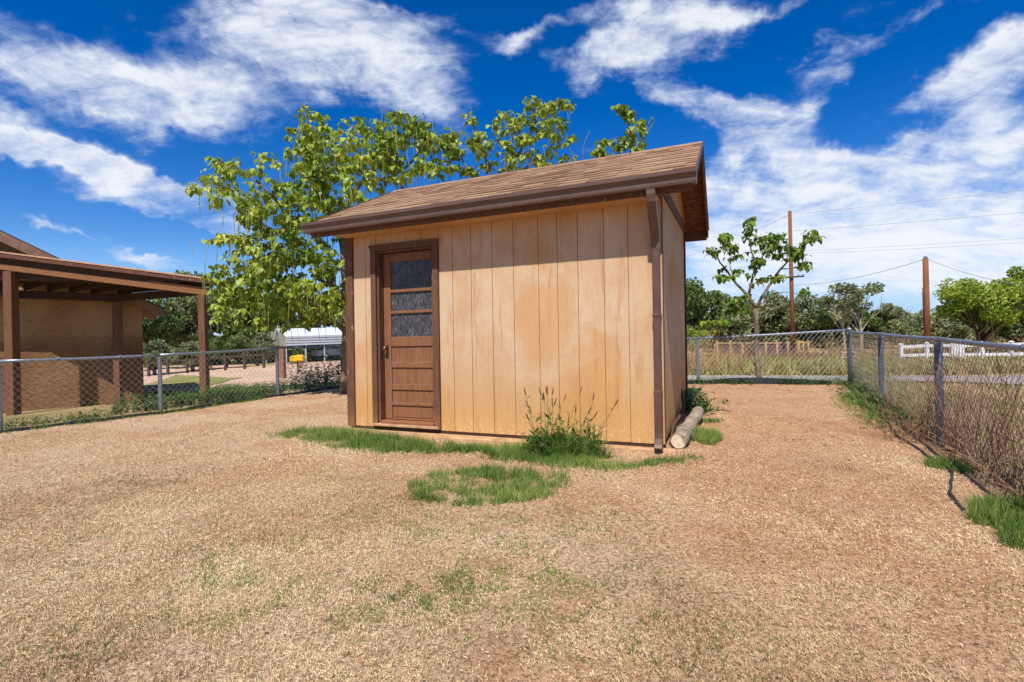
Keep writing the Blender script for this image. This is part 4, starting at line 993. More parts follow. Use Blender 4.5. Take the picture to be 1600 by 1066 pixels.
# dry reed-like brush behind the back fence
brush('dry_brush', 'tall tan dry brush beyond the back fence just right of the shed', 5.0, 16.6, 300, .8, 1.5, M['drybrush'], 31, rtube=.010, spread=.35, branch=2, line=((5.0, 17.6), (6.6, 17.2)))
brush('dry_brush', 'tangled pinkish dead brush at the far edge of the field', 0, 0, 420, 1.0, .85, M['vine'], 32, rtube=.02, spread=.8, branch=3, line=((14, 33), (21, 33)))
brush('dry_brush', 'grey brown brush near the tall utility pole base', 0, 0, 320, 1.3, 1.5, M['drybrush'], 33, rtube=.02, spread=.8, branch=3, line=((22, 36), (33, 34)))
brush('dead_vine', 'dead reddish vine stems tangled through the right fence', 0, 0, 170, .09, .95, M['vine'], 34, 'vines', .13, rtube=.0036, spread=.17, branch=3, segs=9, line=((2.75, 2.05), (4.2, 4.95)))
brush('dead_vine', 'thin dead stems outside the right fence near its second post', 0, 0, 60, .18, .65, M['vine'], 35, 'vines', .14, rtube=.003, spread=.3, branch=3, segs=6, line=((3.9, 4.2), (5.0, 6.2)))
brush('dead_vine', 'short dead stems at the foot of the right fence post', 3.85, 4.9, 46, .22, .5, M['vine'], 36, 'vines', rtube=.0035, spread=.5, branch=3, segs=5)

# leafy weeds: stems + lance leaves in one mesh per plant mass
def weeds(name, label, area, n, h, ls, mat, seed, cat='weeds', leaves=16, group=None, upright=.25, lw=1., tpl=None, ball=False, zadd=0.):
    rg = np.random.default_rng(seed); x, y = area(rg, n); z0_ = gz(x, y)+zadd; m = len(x)
    hs_ = rg.uniform(h[0], h[1], m)*(.6+.8*vnoise(x*1.5, y*1.5, seed)); lx = rg.normal(0, upright, m); ly = rg.normal(0, upright, m)
    t = rg.uniform(.08, 1, (m, leaves)); P_ = np.stack([x[:, None]+lx[:, None]*hs_[:, None]*t, y[:, None]+ly[:, None]*hs_[:, None]*t, z0_[:, None]+hs_[:, None]*t], -1).reshape(-1, 3)
    k = len(P_); az = rg.uniform(0, 6.28, k); Y_ = np.stack([np.cos(az), np.sin(az), rg.uniform(-.3, .9, k)], 1); Z_ = np.stack([-.5*np.cos(az), -.5*np.sin(az), np.ones(k)], 1)
    s_ = ls*rg.uniform(.5, 1.3, k)*np.repeat(1.15-.5*rg.random(m), leaves)
    V, F = tpl or (LV, LF); S_ = np.stack([s_*lw, s_, s_], 1); c = np.array((x.mean(), y.mean(), 0))
    me = bulk_mesh(name, V, F, P_-c, basis(Y_, Z_), S_, np.clip(.5*rg.random(k)+.5*vnoise(P_[:, 0]*3, P_[:, 1]*3+P_[:, 2]*3, seed), 0, 1))
    o = link(name, me, mat, None, tuple(c), 'stuff'); tag(o, label, cat, group)
    return o
def along(pts, wid):
    def f(rg, n):
        d = [0]
        for a, b_ in zip(pts, pts[1:]): d.append(d[-1]+math.dist(a, b_))
        s_ = rg.uniform(0, d[-1], n); x = np.interp(s_, d, [p[0] for p in pts])+rg.normal(0, wid, n); y = np.interp(s_, d, [p[1] for p in pts])+rg.normal(0, wid, n); return x, y
    return f
weeds('weeds', 'leafy green weeds along the outside of the left fence below the patio post', along([(-6.15, 7.75), (-5.15, 9.5), (-4.75, 10.3)], .17), 620, (.14, .36), .075, M['weed'], 41, leaves=14)
weeds('weeds', 'low green weeds at the foot of the left fence near the stucco wall', along([(-7.4, 6.0), (-6.6, 6.95), (-6.0, 7.6)], .16), 300, (.06, .18), .06, M['weed'], 42, leaves=10)
weeds('weeds', 'olive bush of small leaves beyond the fence next to the shed', along([(-5.0, 11.8), (-3.2, 12.4), (-1.8, 12.2)], .28), 900, (.3, .75), .10, M['weed'], 43, leaves=14, upright=.15)
weeds('weeds', 'feathery green weed at the corner post of the fences', along([(6.25, 9.3), (6.5, 9.05)], .13), 150, (.25, .5), .06, M['weed'], 44, leaves=18, lw=.5)
weeds('weeds', 'low weeds along the back fence right of the small catalpa', along([(4.9, 9.75), (6.2, 9.35)], .10), 180, (.06, .2), .05, M['weed'], 45, leaves=9)
weeds('weeds', 'low weeds along the back fence between the shed and the small catalpa', along([(3.4, 9.98), (4.7, 9.7)], .08), 170, (.04, .14), .05, M['weed'], 46, leaves=8)
weeds('weeds', 'green weeds growing along the inside of the right fence', along([(6.0, 8.9), (5.2, 7.3), (4.5, 5.9), (4.05, 5.2)], .16), 420, (.05, .22), .055, M['weed'], 47, leaves=10)
weeds('weeds', 'leafy weed clump behind the log at the rear corner of the shed', along([(2.5, 7.3), (2.45, 6.7)], .12), 90, (.15, .38), .09, M['weed'], 48, leaves=12, upright=.4)
weeds('weeds', 'green weeds scattered outside the right fence', outright, 260, (.1, .35), .06, M['weed'], 49, leaves=12)
weeds('weeds', 'green weeds growing at the edge of the road', along([(5.2, 10.6), (7.5, 10.4)], .35), 90, (.15, .35), .05, M['weed'], 50, leaves=12)

# ------------------------------------------------------------------ yard cover: dead grass and green grass
shed_poly = [tuple(S(a, b_, 0))[:2] for a, b_ in ((-.15, -.05), (SW+.12, -.05), (SW+.12, SL+.05), (-.05, SL+.05))]
def yardpts(rg, n, d0, d1):
    d = rg.uniform(d0, d1, n); u = rg.uniform(-1.12, 1.12, n); x = u*d; k = inpoly(x, d, yard_poly) & ~inpoly(x, d, shed_poly); return x[k], d[k]
bare = lambda x, y: np.clip(.62+1.9*(fbm(x*1.1, y*1.1, 31)-.48)-.40*np.clip(x-.2, 0, 1.2), .10, 1)
P_ = []
rg = np.random.default_rng(5)
for (n, d0, d1, sc) in ((300000, 1.5, 2.6, .75), (300000, 2.6, 4.2, .95), (150000, 4.2, 6.5, 1.2), (70000, 6.5, 10.8, 1.5)):
    x, y = yardpts(rg, n, d0, d1); k = rg.random(len(x)) < bare(x, y)*np.clip((vnoise(x*26, y*26, 6)*.65+vnoise(x*61, y*61, 7)*.35-.30)*3.4, .08, 1.15); x, y = x[k], y[k]; P_.append((x, y, np.full(len(x), sc)))
x = np.concatenate([p[0] for p in P_]); y = np.concatenate([p[1] for p in P_]); sc = np.concatenate([p[2] for p in P_]); m = len(x)
T3 = (np.array([(-.5, 0, 0), (.5, 0, 0), (.3, .55, .30), (.0, 1.0, .22)]), [(0, 1, 2), (0, 2, 3)])
ln = rg.uniform(.008, .024, m)*sc**.5
R_ = rotm(rg.uniform(0, 6.28, m), rg.uniform(-.1, 1.25, m), rg.normal(0, .5, m))
z = gz(x, y)+rg.uniform(-.002, .006, m)
rn = np.clip(.72*rg.random(m)+1.1*(fbm(x*1.2, y*1.2, 8)-.5)+.18+.08*(vnoise(x*6, y*6, 2)-.5), 0, 1)
me = bulk_mesh('dead_grass', T3[0], T3[1], np.stack([x, y, z], 1), R_, np.stack([rg.uniform(.0014, .0028, m)*sc, ln, ln], 1), rn)
tag(link('dead_grass', me, M['straw'], kind='stuff'), 'short dead straw coloured grass covering the bare yard', 'grass')
def ell(cx_, cy_, rx, ry, ang=0, edge=.35):
    def f(rg, n):
        a = rg.uniform(0, 6.28, n); q = np.sqrt(rg.random(n))*(1+edge*(vnoise(np.cos(a)*2+5, np.sin(a)*2+5, 7)-.5)*2)
        u, v = rx*q*np.cos(a), ry*q*np.sin(a); return cx_+u*math.cos(ang)-v*math.sin(ang), cy_+u*math.sin(ang)+v*math.cos(ang)
    return f
GG = M['greengrass']; tw = lambda s_, t=.38: (lambda x, y: np.clip((vnoise(x*5, y*5, s_)*.5+vnoise(x*19, y*19, s_+1)*.5-t)*5, .03, 1))
def gpt(*l):
    o = []
    for px, py in l: r = ray(px, py); q = r*(-EYE/r.z); o.append((q.x, q.y))
    return o
def ringy(x, y):
    u = (x+.22)/.58; v = (y-3.86)/.42; q = np.sqrt(u*u+v*v); q = q+.35*(vnoise(x*5, y*5, 12)-.5)
    return np.clip(np.where(q > 1, (1.12-q)*6, .34+.9*np.clip(q-.35, 0, 1)*(1-.55*(v > .1))+.35*(v < -.2)), 0, 1)*np.clip((vnoise(x*15, y*15, 3)-.33)*4, .06, 1)
blades('grass_patch', 22000, ell(-.22, 3.86, .75, .55), (.04, .115), (.003, .006), GG, 'round patch of green grass in the dirt in front of the shed', 'grass patch', 61, ringy)
def strip(a0, a1, b0, b1, wid):
    def f(rg, n):
        t = rg.random(n); a = a0+(a1-a0)*t; b_ = b0+(b1-b0)*t+rg.normal(0, wid, n); x = CX+fxv.x*a+sxv.x*b_; y = CY+fxv.y*a+sxv.y*b_; return x, y
    return f
blades('grass_patch', 24000, along(gpt((610, 699), (690, 702), (760, 707), (830, 713), (900, 722), (948, 727)), .11), (.035, .11), (.003, .006), GG, 'long green grass strip along the front foot of the shed', 'grass patch', 62, tw(3, .43))
blades('grass_patch', 22000, along(gpt((462, 680), (515, 682), (570, 692), (620, 700)), .14), (.04, .12), (.003, .006), GG, 'green grass at the left of the door step', 'grass patch', 63, tw(4, .43))
blades('grass_patch', 4500, along(gpt((955, 727), (1020, 726), (1088, 717)), .06), (.02, .07), (.003, .005), GG, 'thin grass around the foot of the downspout', 'grass patch', 64, tw(5, .35))
blades('grass_patch', 6500, ell(1.93, 5.32, .17, .34, .2), (.05, .12), (.003, .006), GG, 'thick green grass tuft beside the log', 'grass patch', 65, tw(6, .15))
blades('grass_patch', 500, ell(2.38, 6.15, .14, .13), (.03, .07), (.003, .006), GG, 'small grass tuft near the far end of the log', 'grass patch', 66)
blades('grass_patch', 2600, ell(2.95, 3.02, .26, .20, .6), (.06, .15), (.003, .006), GG, 'green grass clump inside the right fence at the photo edge', 'grass patch', 67)
blades('grass_patch', 900, ell(2.72, 2.70, .16, .12, .6), (.05, .12), (.003, .005), GG, 'smaller grass clump nearest the camera by the right fence', 'grass patch', 68)
blades('grass_patch', 900, ell(3.48, 4.05, .14, .18, .4), (.05, .13), (.003, .006), GG, 'grass tuft below the dead vines by the right fence', 'grass patch', 69)
blades('grass_patch', 3800, along([(5.3, 8.0), (4.55, 6.5), (4.1, 5.7)], .12), (.03, .09), (.003, .007), GG, 'green grass along the inside of the right fence', 'grass patch', 70, tw(8, .4))
blades('grass_patch', 3000, along([(-6.75, 6.2), (-5.6, 7.5), (-4.6, 9.2)], .06), (.03, .10), (.004, .008), GG, 'thin green grass at the foot of the left fence', 'grass patch', 71, tw(9, .4))
sparse = lambda x, y: np.clip((fbm(x*2.2, y*2.2, 44)-.38)*4, 0, 1)*np.clip((vnoise(x*12, y*12, 2)-.35)*3, 0, 1)*np.exp(-((x+.70)/1.2)**2-((y-2.45)/.7)**2)
def nearpts(rg, n): return yardpts(rg, n, 1.5, 4.6)
blades('sparse_grass', 330000, nearpts, (.018, .042), (.0026, .0045), GG, 'faint scattered green blades in the near dead grass', 'grass', 72, lambda x, y: np.clip(sparse(x, y)*1.0+.05*(vnoise(x*5, y*5, 3) > .55), 0, 1), .6)
rg = np.random.default_rng(99)
for nm_, lab_, n_, col_, sz_, asp in (('litter', 'dark chips and twig bits strewn over the yard', 1500, 'chips', (.006, .022), (.25, 1, .15)), ('pebbles', 'small pale pebbles strewn over the yard', 900, 'peb', (.003, .010), (.8, 1, .5))):
    x, y = yardpts(rg, n_, 1.5, 10); k = rg.random(len(x)) < .3+.7*(vnoise(x*1.5, y*1.5, 17) > .5); x, y = x[k], y[k]; m = len(x)
    V = np.array([(-.5, -.5, 0), (.5, -.5, 0), (.5, .5, 0), (-.5, .5, 0), (-.3, -.35, 1), (.35, -.3, 1), (.3, .35, 1), (-.35, .3, 1)]); F = [(4, 5, 6, 7), (0, 1, 5, 4), (1, 2, 6, 5), (2, 3, 7, 6), (3, 0, 4, 7)]
    sz = rg.uniform(*sz_, m)*(1+.5*(y > 4)); S3 = np.stack([sz*asp[0], sz*asp[1], sz*asp[2]], 1)
    me = bulk_mesh(nm_, V, F, np.stack([x, y, gz(x, y)+.004], 1), rotm(rg.uniform(0, 6.28, m), rg.normal(0, .2, m)), S3, rg.random(m))
    tag(link(nm_, me, M['stick'] if col_ == 'chips' else M['conc'], kind='stuff'), lab_, nm_)
# seeded weed clump at the front right of the shed
def weed_clump():
    c = S(.88, -.42, 0); R = random.Random(8); st = MB(); sd_ = MB(); Pp = []; Yp = []; Sp = []
    root = empty('weed_clump', (c.x, c.y, 0), 'tall green weed clump with dark seed heads against the shed front', 'weeds')
    for i in range(72):
        a = R.uniform(0, 6.28); q = .26*math.sqrt(R.random()); b_ = Vector((c.x+q*math.cos(a)*1.3, c.y+q*math.sin(a)*.6, 0)); h = R.uniform(.15, .34) if i > 20 else R.uniform(.38, .62)
        d = Vector((R.gauss(0, .30), R.gauss(0, .18)-.05, 1)); pl = [b_]; n = 6
        for j in range(n): d = (d+Vector((R.gauss(0, .05), R.gauss(0, .05), 0))).normalized(); pl.append(pl[-1]+d*h/n)
        st.tube(pl, [.0032*(1-.6*j/n) for j in range(n+1)], 4, cap=False)
        for j in range(1, n+1):
            for k in range(3 if i > 20 else 2):
                az = R.uniform(0, 6.28); Pp.append(tuple(pl[j].lerp(pl[j-1], R.random()))); Yp.append((math.cos(az), math.sin(az), R.uniform(.2, 1.3))); Sp.append(R.uniform(.05, .13)*(1 if j < 5 else .6))
        if i < 22: e = pl[-1]; sd_.tube([e-d*.01, e+d*.02, e+d*.05, e+d*.075], [.003, .0065, .0055, .001], 5)
    Pp = np.array(Pp); Yp = np.array(Yp); Zp = np.tile([0, 0, 1.], (len(Pp), 1))+RNG.normal(0, .3, (len(Pp), 3)); Sp = np.array(Sp)
    me = bulk_mesh('leaves', LV, LF, Pp-np.array((c.x, c.y, 0)), basis(Yp, Zp), np.stack([Sp*.55, Sp, Sp], 1), RNG.random(len(Pp))); link('leaves', me, M['weed'], root, (c.x, c.y, 0), 'stuff')
    for nm, mb, mt in (('stems', st, M['weed']), ('seed_heads', sd_, M['seed'])):
        o = mb.build(nm, mt, root, kind='stuff'); at_ = o.data.attributes.new('rnd', 'FLOAT', 'POINT'); nv = len(o.data.vertices); at_.data.foreach_set('value', RNG.random(nv).astype(np.float32))
weed_clump()
wc = S(.88, -.45, 0)
blades('grass_patch', 3000, ell(wc.x, wc.y, .34, .15, -.3), (.07, .22), (.005, .009), GG, 'taller green grass at the foot of the seeded weed clump', 'grass patch', 75, None, .5)

# ------------------------------------------------------------------ log, root and litter beside the shed
lg0, lg1 = Vector((1.565, 4.83, .075)), Vector((2.33, 6.35, .10))
def log_():
    root = empty('log', tuple(lg0), 'weathered grey log lying along the right side of the shed', 'log')
    n = 14; pl = [lg0.lerp(lg1, i/n)+Vector((.012*math.sin(i*1.3), 0, .006*math.sin(i*2.1))) for i in range(n+1)]
    MB().tube(pl, [.076-.012*i/n+.005*math.sin(i*2.7) for i in range(n+1)], 16).build('bark', M['log'], root, smooth=False)
    d = (lg1-lg0).normalized()
    MB().tube([lg0-d*.004, lg0-d*.0002], .066, 14).build('cut_end', flat('cut end of log', lin(206, 186, 156), .9, var=.2, sc=30), root)
log_()
R = random.Random(4)
rp = [Vector((2.18, 6.75, .55)), Vector((2.20, 6.6, .30)), Vector((2.12, 6.3, .16)), Vector((1.86, 5.7, .14)), Vector((1.66, 5.25, .15)), Vector((1.52, 4.95, .03))]
o = MB().tube(rp, [.012, .016, .02, .018, .014, .008], 8).build('dead_root', M['stick'], smooth=True, cat='root', label='curved dead root running between the log and the shed wall')
MB().tube([Vector((1.60, 5.02, .13)), Vector((1.66, 5.00, .172)), Vector((1.75, 5.00, .13)), Vector((1.78, 5.01, .04))], [.006, .008, .008, .005], 8).build('bent_twig', M['log'], smooth=True, cat='twig', label='short twig bent over the near end of the log')
def ground_at(px, py, z=0.01): r = ray(px, py); t = (z-EYE)/r.z; return r*t
for i, (px, py, L, a, lab) in enumerate([(1302, 831, .11, .4, 'short dark stick in the dirt above the painted wood scrap'), (1215, 972, .06, 1.2, 'tiny dark stick at the lower right of the yard'), (233, 691, .42, .05, 'long thin stick lying on the dirt near the left fence'),
                                     (1365, 955, .12, -.6, 'curved thin twig in the dirt at the lower right'), (1595, 897, .10, -.4, 'dark stick in the dirt below the grass clumps at the right'), (965, 700, .30, .1, 'stick lying at the foot of the shed wall'), (665, 958, .22, -.8, 'thin pale straw stalk on the ground at the lower middle'),
                                     (1190, 872, .05, .3, 'small brown chip of wood in the middle right of the yard')]):
    p = ground_at(px, py); d = Vector((math.cos(a), math.sin(a), 0))
    MB().tube([p-d*L/2, p+Vector((0, .006, .004)), p+d*L/2], [.003, .0045, .003], 6).build('stick', M['stick'] if i != 6 else M['log'], cat='stick', label=lab, group='sticks lying in the yard')
p = ground_at(1335, 862, .006); d = Vector((.97, -.22, 0)); nn = Vector((.22, .97, 0))
sc_ = empty('wood_scrap', tuple(p), 'narrow wood scrap with chipped white and red paint in the dirt', 'wood scrap')
def painted():
    t = material('chipped paint', .8); q = t.pos(); n = t.noise(q, 60, 4, .7); sp = t.new('ShaderNodeSeparateXYZ'); t.put(sp.inputs[0], q)
    c = t.mix(t.rng(n, .46, .54), lin(90, 76, 66), t.mix(t.rng(sp.outputs[0], p.x-.03, p.x+.02), lin(140, 84, 66), lin(206, 204, 198))); return setc(t, c)
MB().prism([tuple(p-d*.12-nn*.010), tuple(p+d*.13-nn*.016), tuple(p+d*.14+nn*.006), tuple(p-d*.11+nn*.010)], (0, 0, .008)).build('board', painted(), sc_, bevel=.001)
# fallen leaves scattered by the left fence
LR = random.Random(9); lm_ = [flat('fallen leaf tan', lin(176, 128, 70), .8), flat('fallen leaf yellow', lin(206, 176, 60), .8)]
leafme = bpy.data.meshes.new('fallen_leaf'); V_, F_ = heart(.09, .35, .3); leafme.from_pydata(V_.tolist(), [], F_); leafme.materials.append(lm_[0])
for i in range(16):
    px, py = LR.uniform(20, 430), 0; py = 682-px*.11+LR.uniform(4, 34); p = ground_at(px, py, .012)
    o = bpy.data.objects.new('fallen_leaf', leafme); COL.objects.link(o); o.location = p; o.rotation_euler = (LR.uniform(-.3, .5), LR.uniform(-.3, .3), LR.uniform(0, 6.28)); s_ = LR.uniform(.5, 1); o.scale = (s_, s_, s_)
    tag(o, 'dry tan leaf lying on the dirt inside the left fence', 'leaf', 'fallen leaves inside the left fence')
p = ground_at(356, 1056, .012); lm2 = leafme.copy(); lm2.materials.clear(); lm2.materials.append(lm_[1]); o = bpy.data.objects.new('fallen_leaf', lm2); COL.objects.link(o); o.location = p; o.scale = (.28,)*3
tag(o, 'tiny yellow leaf on the dead grass at the bottom left', 'leaf')

# ------------------------------------------------------------------ far objects on the left: metal carport, car, yellow box, posts
def metal_carport():
    # near gable corner and run direction: sheet roof running to the right and away
    g0 = at(416, 563, 50); zg_ = g0.z
    ux = Vector((.75, .66, 0)).normalized(); L = 15.5
    wv = Vector((.66, -.75, 0)).normalized(); Wd = 6.2
    o0 = Vector((g0.x+.0, g0.y, zg_))
    T = lambda l, w, z: o0+Vector((ux.x*l+wv.x*w, ux.y*l+wv.y*w, z))
    root = empty('metal_carport', tuple(o0), 'long white metal carport with ribbed side panels beyond the driveway', 'carport')
    wm2 = flat('white ribbed sheet shaded', lin(186, 192, 200), .45, .5, var=.06); wm = flat('white sheet metal', lin(226, 230, 236), .35, .5, var=.05); gm_ = flat('galvanised sheet gable', lin(150, 150, 140), .5, .4); tm_ = flat('carport steel frame', lin(196, 200, 206), .5)  # side sheet toned darker than the roof, its shading put into the colour
    E, Rg, lowp = 2.35, 3.05, 1.45
    # roof halves
    MB(T).prism([(0, Wd, E), (0, Wd/2, Rg), (0, Wd/2, Rg+.03), (0, Wd, E+.03)], (L, 0, 0)).build('roof_panel', wm, root)
    MB(T).prism([(0, 0, E), (0, Wd/2, Rg), (0, Wd/2, Rg+.03), (0, 0, E+.03)], (L, 0, 0)).build('roof_panel', wm, root)
    for k in range(4):
        z_1 = E-.01-k*(E-lowp)/4; MB(T).box(0, L, Wd, Wd+.025+.0*k, z_1-(E-lowp)/4+.06, z_1).build('side_panel', wm2, root)
        MB(T).box(0, L, .0, .025, z_1-(E-lowp)/4+.06, z_1).build('side_panel', wm2, root)
    MB(T).prism([(-.03, 0, lowp), (-.03, Wd, lowp), (-.03, Wd, E), (-.03, Wd/2, Rg), (-.03, 0, E)], (.028, 0, 0)).build('gable_panel', gm_, root)
    for k in range(10):
        for w_ in (.03, Wd-.03): MB(T).box(k*L/9-.04, k*L/9+.04, w_-.04, w_+.04, -.3, lowp).build('leg', tm_, root)
    return T, root
T, _ = metal_carport()
def car(T):
    root = empty('parked_car', tuple(T(9.3, 2.3, 0)), 'white and blue car parked under the white metal carport', 'car')
    X0 = 3.6
    def C(x, y, z): return T(X0+x, 3.0+y, z)
    body = [(0, .28), (.05, .75), (.35, .85), (1.15, .92), (1.75, 1.38), (3.05, 1.40), (3.75, .98), (4.2, .90), (4.3, .55), (4.28, .28)]
    MB(C).prism([(x, -.85, z) for x, z in body], (0, 1.7, 0)).build('body', flat('pale blue white car paint', lin(168, 182, 206), .25, .6), root, bevel=.06)
    MB(C).prism([(1.3, .855, .95), (1.82, .855, 1.32), (2.35, .855, 1.34), (2.35, .855, .95)], (0, .01, 0)).build('window', flat('car glass', (.02, .025, .03), .1, .6), root)
    MB(C).prism([(2.42, .855, .95), (2.42, .855, 1.34), (3.0, .855, 1.34), (3.55, .855, .98)], (0, .01, 0)).build('window', flat('car glass', (.02, .025, .03), .1, .6), root)
    for wx in (.85, 3.45):
        for wy in (-.80, .70):
            wh = MB(C).tube([(wx, wy, .32), (wx, wy+.18, .32)], .32, 16).build('wheel', flat('tyre', (.02, .02, .02), .8), root)
            MB(C).tube([(wx, wy+.181 if wy > 0 else wy-.001, .32), (wx, wy+.19 if wy > 0 else wy-.01, .32)], .19, 12).build('rim', flat('rim', (.5, .5, .5), .3, .5, metal=.8), wh)
car(T)
def yellow_box():
    c = at(465, 560, 24); zg_ = zof(c.x, c.y); root = empty('yellow_box', (c.x, c.y, zg_), 'yellow box on a thin post beside the driveway', 'box')
    ym = flat('yellow plastic', lin(226, 176, 20), .5, .4, var=.15, sc=4)
    MB().prism([(c.x-.34, c.y-.2, c.z-.15), (c.x+.34, c.y-.2, c.z-.15), (c.x+.30, c.y-.2, c.z+.10), (c.x+.12, c.y-.2, c.z+.17), (c.x-.28, c.y-.2, c.z+.12)], (0, .4, 0)).build('box_body', ym, root, bevel=.04)
    MB().box(c.x+.05, c.x+.36, c.y-.25, c.y-.205, c.z-.1, c.z-.02).build('box_lid', ym, root, bevel=.01)
    MB().tube([(c.x, c.y, zg_-.1), (c.x, c.y, c.z-.15)], .035, 8).build('post', M['darkbrown'], root)
yellow_box()
c = at(441, 560, 19); zg_ = zof(c.x, c.y)
MB().box(c.x-.10, c.x+.10, c.y-.10, c.y+.10, zg_-.1, at(441, 543, 19).z).build('wooden_post', wood_mat('pinkish post wood', lin(152, 110, 92), lin(126, 88, 72)), bevel=.01, cat='post', label='square reddish wooden post standing in front of the white metal carport')
# low brown rail fence with braces at the trees
root = empty('rail_fence', tuple(at(350, 565, 36)), 'low dark wooden rail fence with diagonal braces under the far trees', 'fence')
a_, b_ = at(232, 560, 36), at(412, 556, 36)
for k in range(7):
    t = k/6; p = a_.lerp(b_, t); zg_ = zof(p.x, p.y); MB().box(p.x-.07, p.x+.07, p.y-.07, p.y+.07, zg_-.1, zg_+1.15).build('post', M['bark_dark'], root)
for k in range(6):
    p, q_ = a_.lerp(b_, k/6), a_.lerp(b_, (k+1)/6); MB().beam((p.x, p.y, zof(p.x, p.y)+1.0), (q_.x, q_.y, zof(q_.x, q_.y)+1.0), .06, .1).build('rail', M['bark_dark'], root)
for k, s_ in ((3, 1), (3, -1)):
    p = a_.lerp(b_, k/6+.005*s_); q_ = a_.lerp(b_, k/6+.07*s_); MB().beam((p.x, p.y-.1, zof(p.x, p.y)+.95), (q_.x, q_.y-.1, zof(q_.x, q_.y)+.1), .08, .08).build('brace', M['bark_dark'], root)

# ------------------------------------------------------------------ far objects on the right
def picket(label, p0, p1, n, h, mat, railmat, name='wooden_fence', bw=.9):
    root = empty(name, (p0.x, p0.y, zof(p0.x, p0.y)), label, 'fence'); d = (p1-p0); L = d.length; u = d/L
    for k in range(n):
        p = p0+d*((k+.5)/n); zg_ = zof(p.x, p.y); w = L/n*bw
        MB().beam((p.x-u.x*w/2, p.y-u.y*w/2, zg_+h/2), (p.x+u.x*w/2, p.y+u.y*w/2, zg_+h/2), .03, h*(1+.02*math.sin(k*2.1))).build('board', mat, root)
    for k in range(0, 9):
        p = p0+d*(k/8); zg_ = zof(p.x, p.y); MB().box(p.x-.08, p.x+.08, p.y-.16, p.y-.02, zg_-.1, zg_+h+.12).build('post', railmat, root)
    for zz in (.12, h-.1): 
        a1_ = (p0.x, p0.y-.05, zof(p0.x, p0.y)+zz); b1_ = (p1.x, p1.y-.05, zof(p1.x, p1.y)+zz); MB().beam(a1_, b1_, .05, .12).build('rail', railmat, root)
    return root
wg = wood_mat('grey fence boards', lin(122, 106, 92), lin(92, 78, 68)); wt = wood_mat('tan fence timber', lin(196, 168, 128), lin(166, 138, 102))
pa, pb = at(1120, 540, 44), at(1262, 540, 50); pa.z = pb.z = 0
picket('weathered grey board fence with tan posts behind the small catalpa', pa, pb, 34, 1.25, wg, wt)
c = at(1252, 538, 42); zg_ = zof(c.x, c.y); yr = empty('yellow_gate', (c.x, c.y, zg_), 'small yellow metal gate frame at the right end of the board fence', 'gate'); ym = flat('yellow steel', lin(200, 164, 60), .5)
for dx in (-.18, .18): MB().tube([(c.x+dx, c.y, zg_-.1), (c.x+dx, c.y, zg_+1.35)], .05, 8).build('post', ym, yr)
for zz in (.5, 1.25): MB().tube([(c.x-.18, c.y, zg_+zz), (c.x+.18, c.y, zg_+zz)], .04, 8).build('rail', ym, yr)
def whiterail(label, p0, p1, n, h):
    root = empty('white_rail_fence', (p0.x, p0.y, zof(p0.x, p0.y)), label, 'fence'); d = p1-p0
    for k in range(n+1):
        p = p0+d*(k/n); zg_ = zof(p.x, p.y); po = MB().box(p.x-.07, p.x+.07, p.y-.07, p.y+.07, zg_-.1, zg_+h+.05).build('post', M['white'], root)
        MB().add([(p.x-.09, p.y-.09, zg_+h+.051), (p.x+.09, p.y-.09, zg_+h+.051), (p.x+.09, p.y+.09, zg_+h+.051), (p.x-.09, p.y+.09, zg_+h+.051), (p.x, p.y, zg_+h+.13)], [(0,1,4),(1,2,4),(2,3,4),(3,0,4),(3,2,1,0)]).build('post_cap', M['white'], po)
    for k in range(n):
        p, q_ = p0+d*(k/n), p0+d*((k+1)/n); u = (q_-p).normalized()*.071
        for zz in (h-.08, h*.42): MB().beam((p.x+u.x, p.y+u.y, zof(p.x, p.y)+zz), (q_.x-u.x, q_.y-u.y, zof(q_.x, q_.y)+zz), .05, .15).build('rail', M['white'], root)
pa, pb = at(1408, 550, 27), at(1680, 550, 23.5); pa.z = pb.z = 0
whiterail('white two rail fence across the field beyond the right fence', pa, pb, 6, .95)
c = at(1490, 550, 24.5); zg_ = zof(c.x, c.y); root = empty('white_gate', (c.x, c.y, zg_), 'narrow white gate panel standing against the white rail fence', 'gate')
for k in range(5): MB().box(c.x-.28+k*.13, c.x-.19+k*.13, c.y-.22, c.y-.18, zg_+.05, zg_+1.02).build('picket', M['white'], root)
for zz in (.25, .8): MB().box(c.x-.30, c.x+.44, c.y-.179, c.y-.14, zg_+zz, zg_+zz+.09).build('rail', M['white'], root)
c = at(1322, 548, 30); zg_ = zof(c.x, c.y); root = empty('white_bench', (c.x, c.y, zg_), 'low pale bench standing in the grass left of the fence corner', 'bench')
MB().box(c.x-.35, c.x+.5, c.y-.15, c.y+.15, zg_+.52, zg_+.60).build('seat', wt, root); MB().box(c.x-.35, c.x+.5, c.y-.1, c.y+.1, zg_+.25, zg_+.31).build('stretcher', wt, root)
for dx in (-.3, .45): MB().box(c.x+dx-.04, c.x+dx+.04, c.y-.12, c.y+.12, zg_-.05, zg_+.519).build('leg', wt, root)
# grey roof of a far building
c = at(1078, 520, 52); zg_ = zof(c.x, c.y); root = empty('far_building', (c.x, c.y, zg_), 'far low building with a pale grey roof just right of the shed', 'building')
MB().box(c.x-3.0, c.x+1.2, c.y, c.y+5, zg_-.3, c.z-.35).build('wall', flat('far wall', lin(170, 150, 130), .9), root)
MB().prism([(c.x-3.4, c.y-.4, c.z-.36), (c.x+1.7, c.y-.4, c.z-.36), (c.x+1.0, c.y+2.5, c.z+.25), (c.x-3.4, c.y+2.5, c.z+.25)], (0, 0, .1)).build('roof', flat('grey roof', lin(170, 172, 178), .7), root)
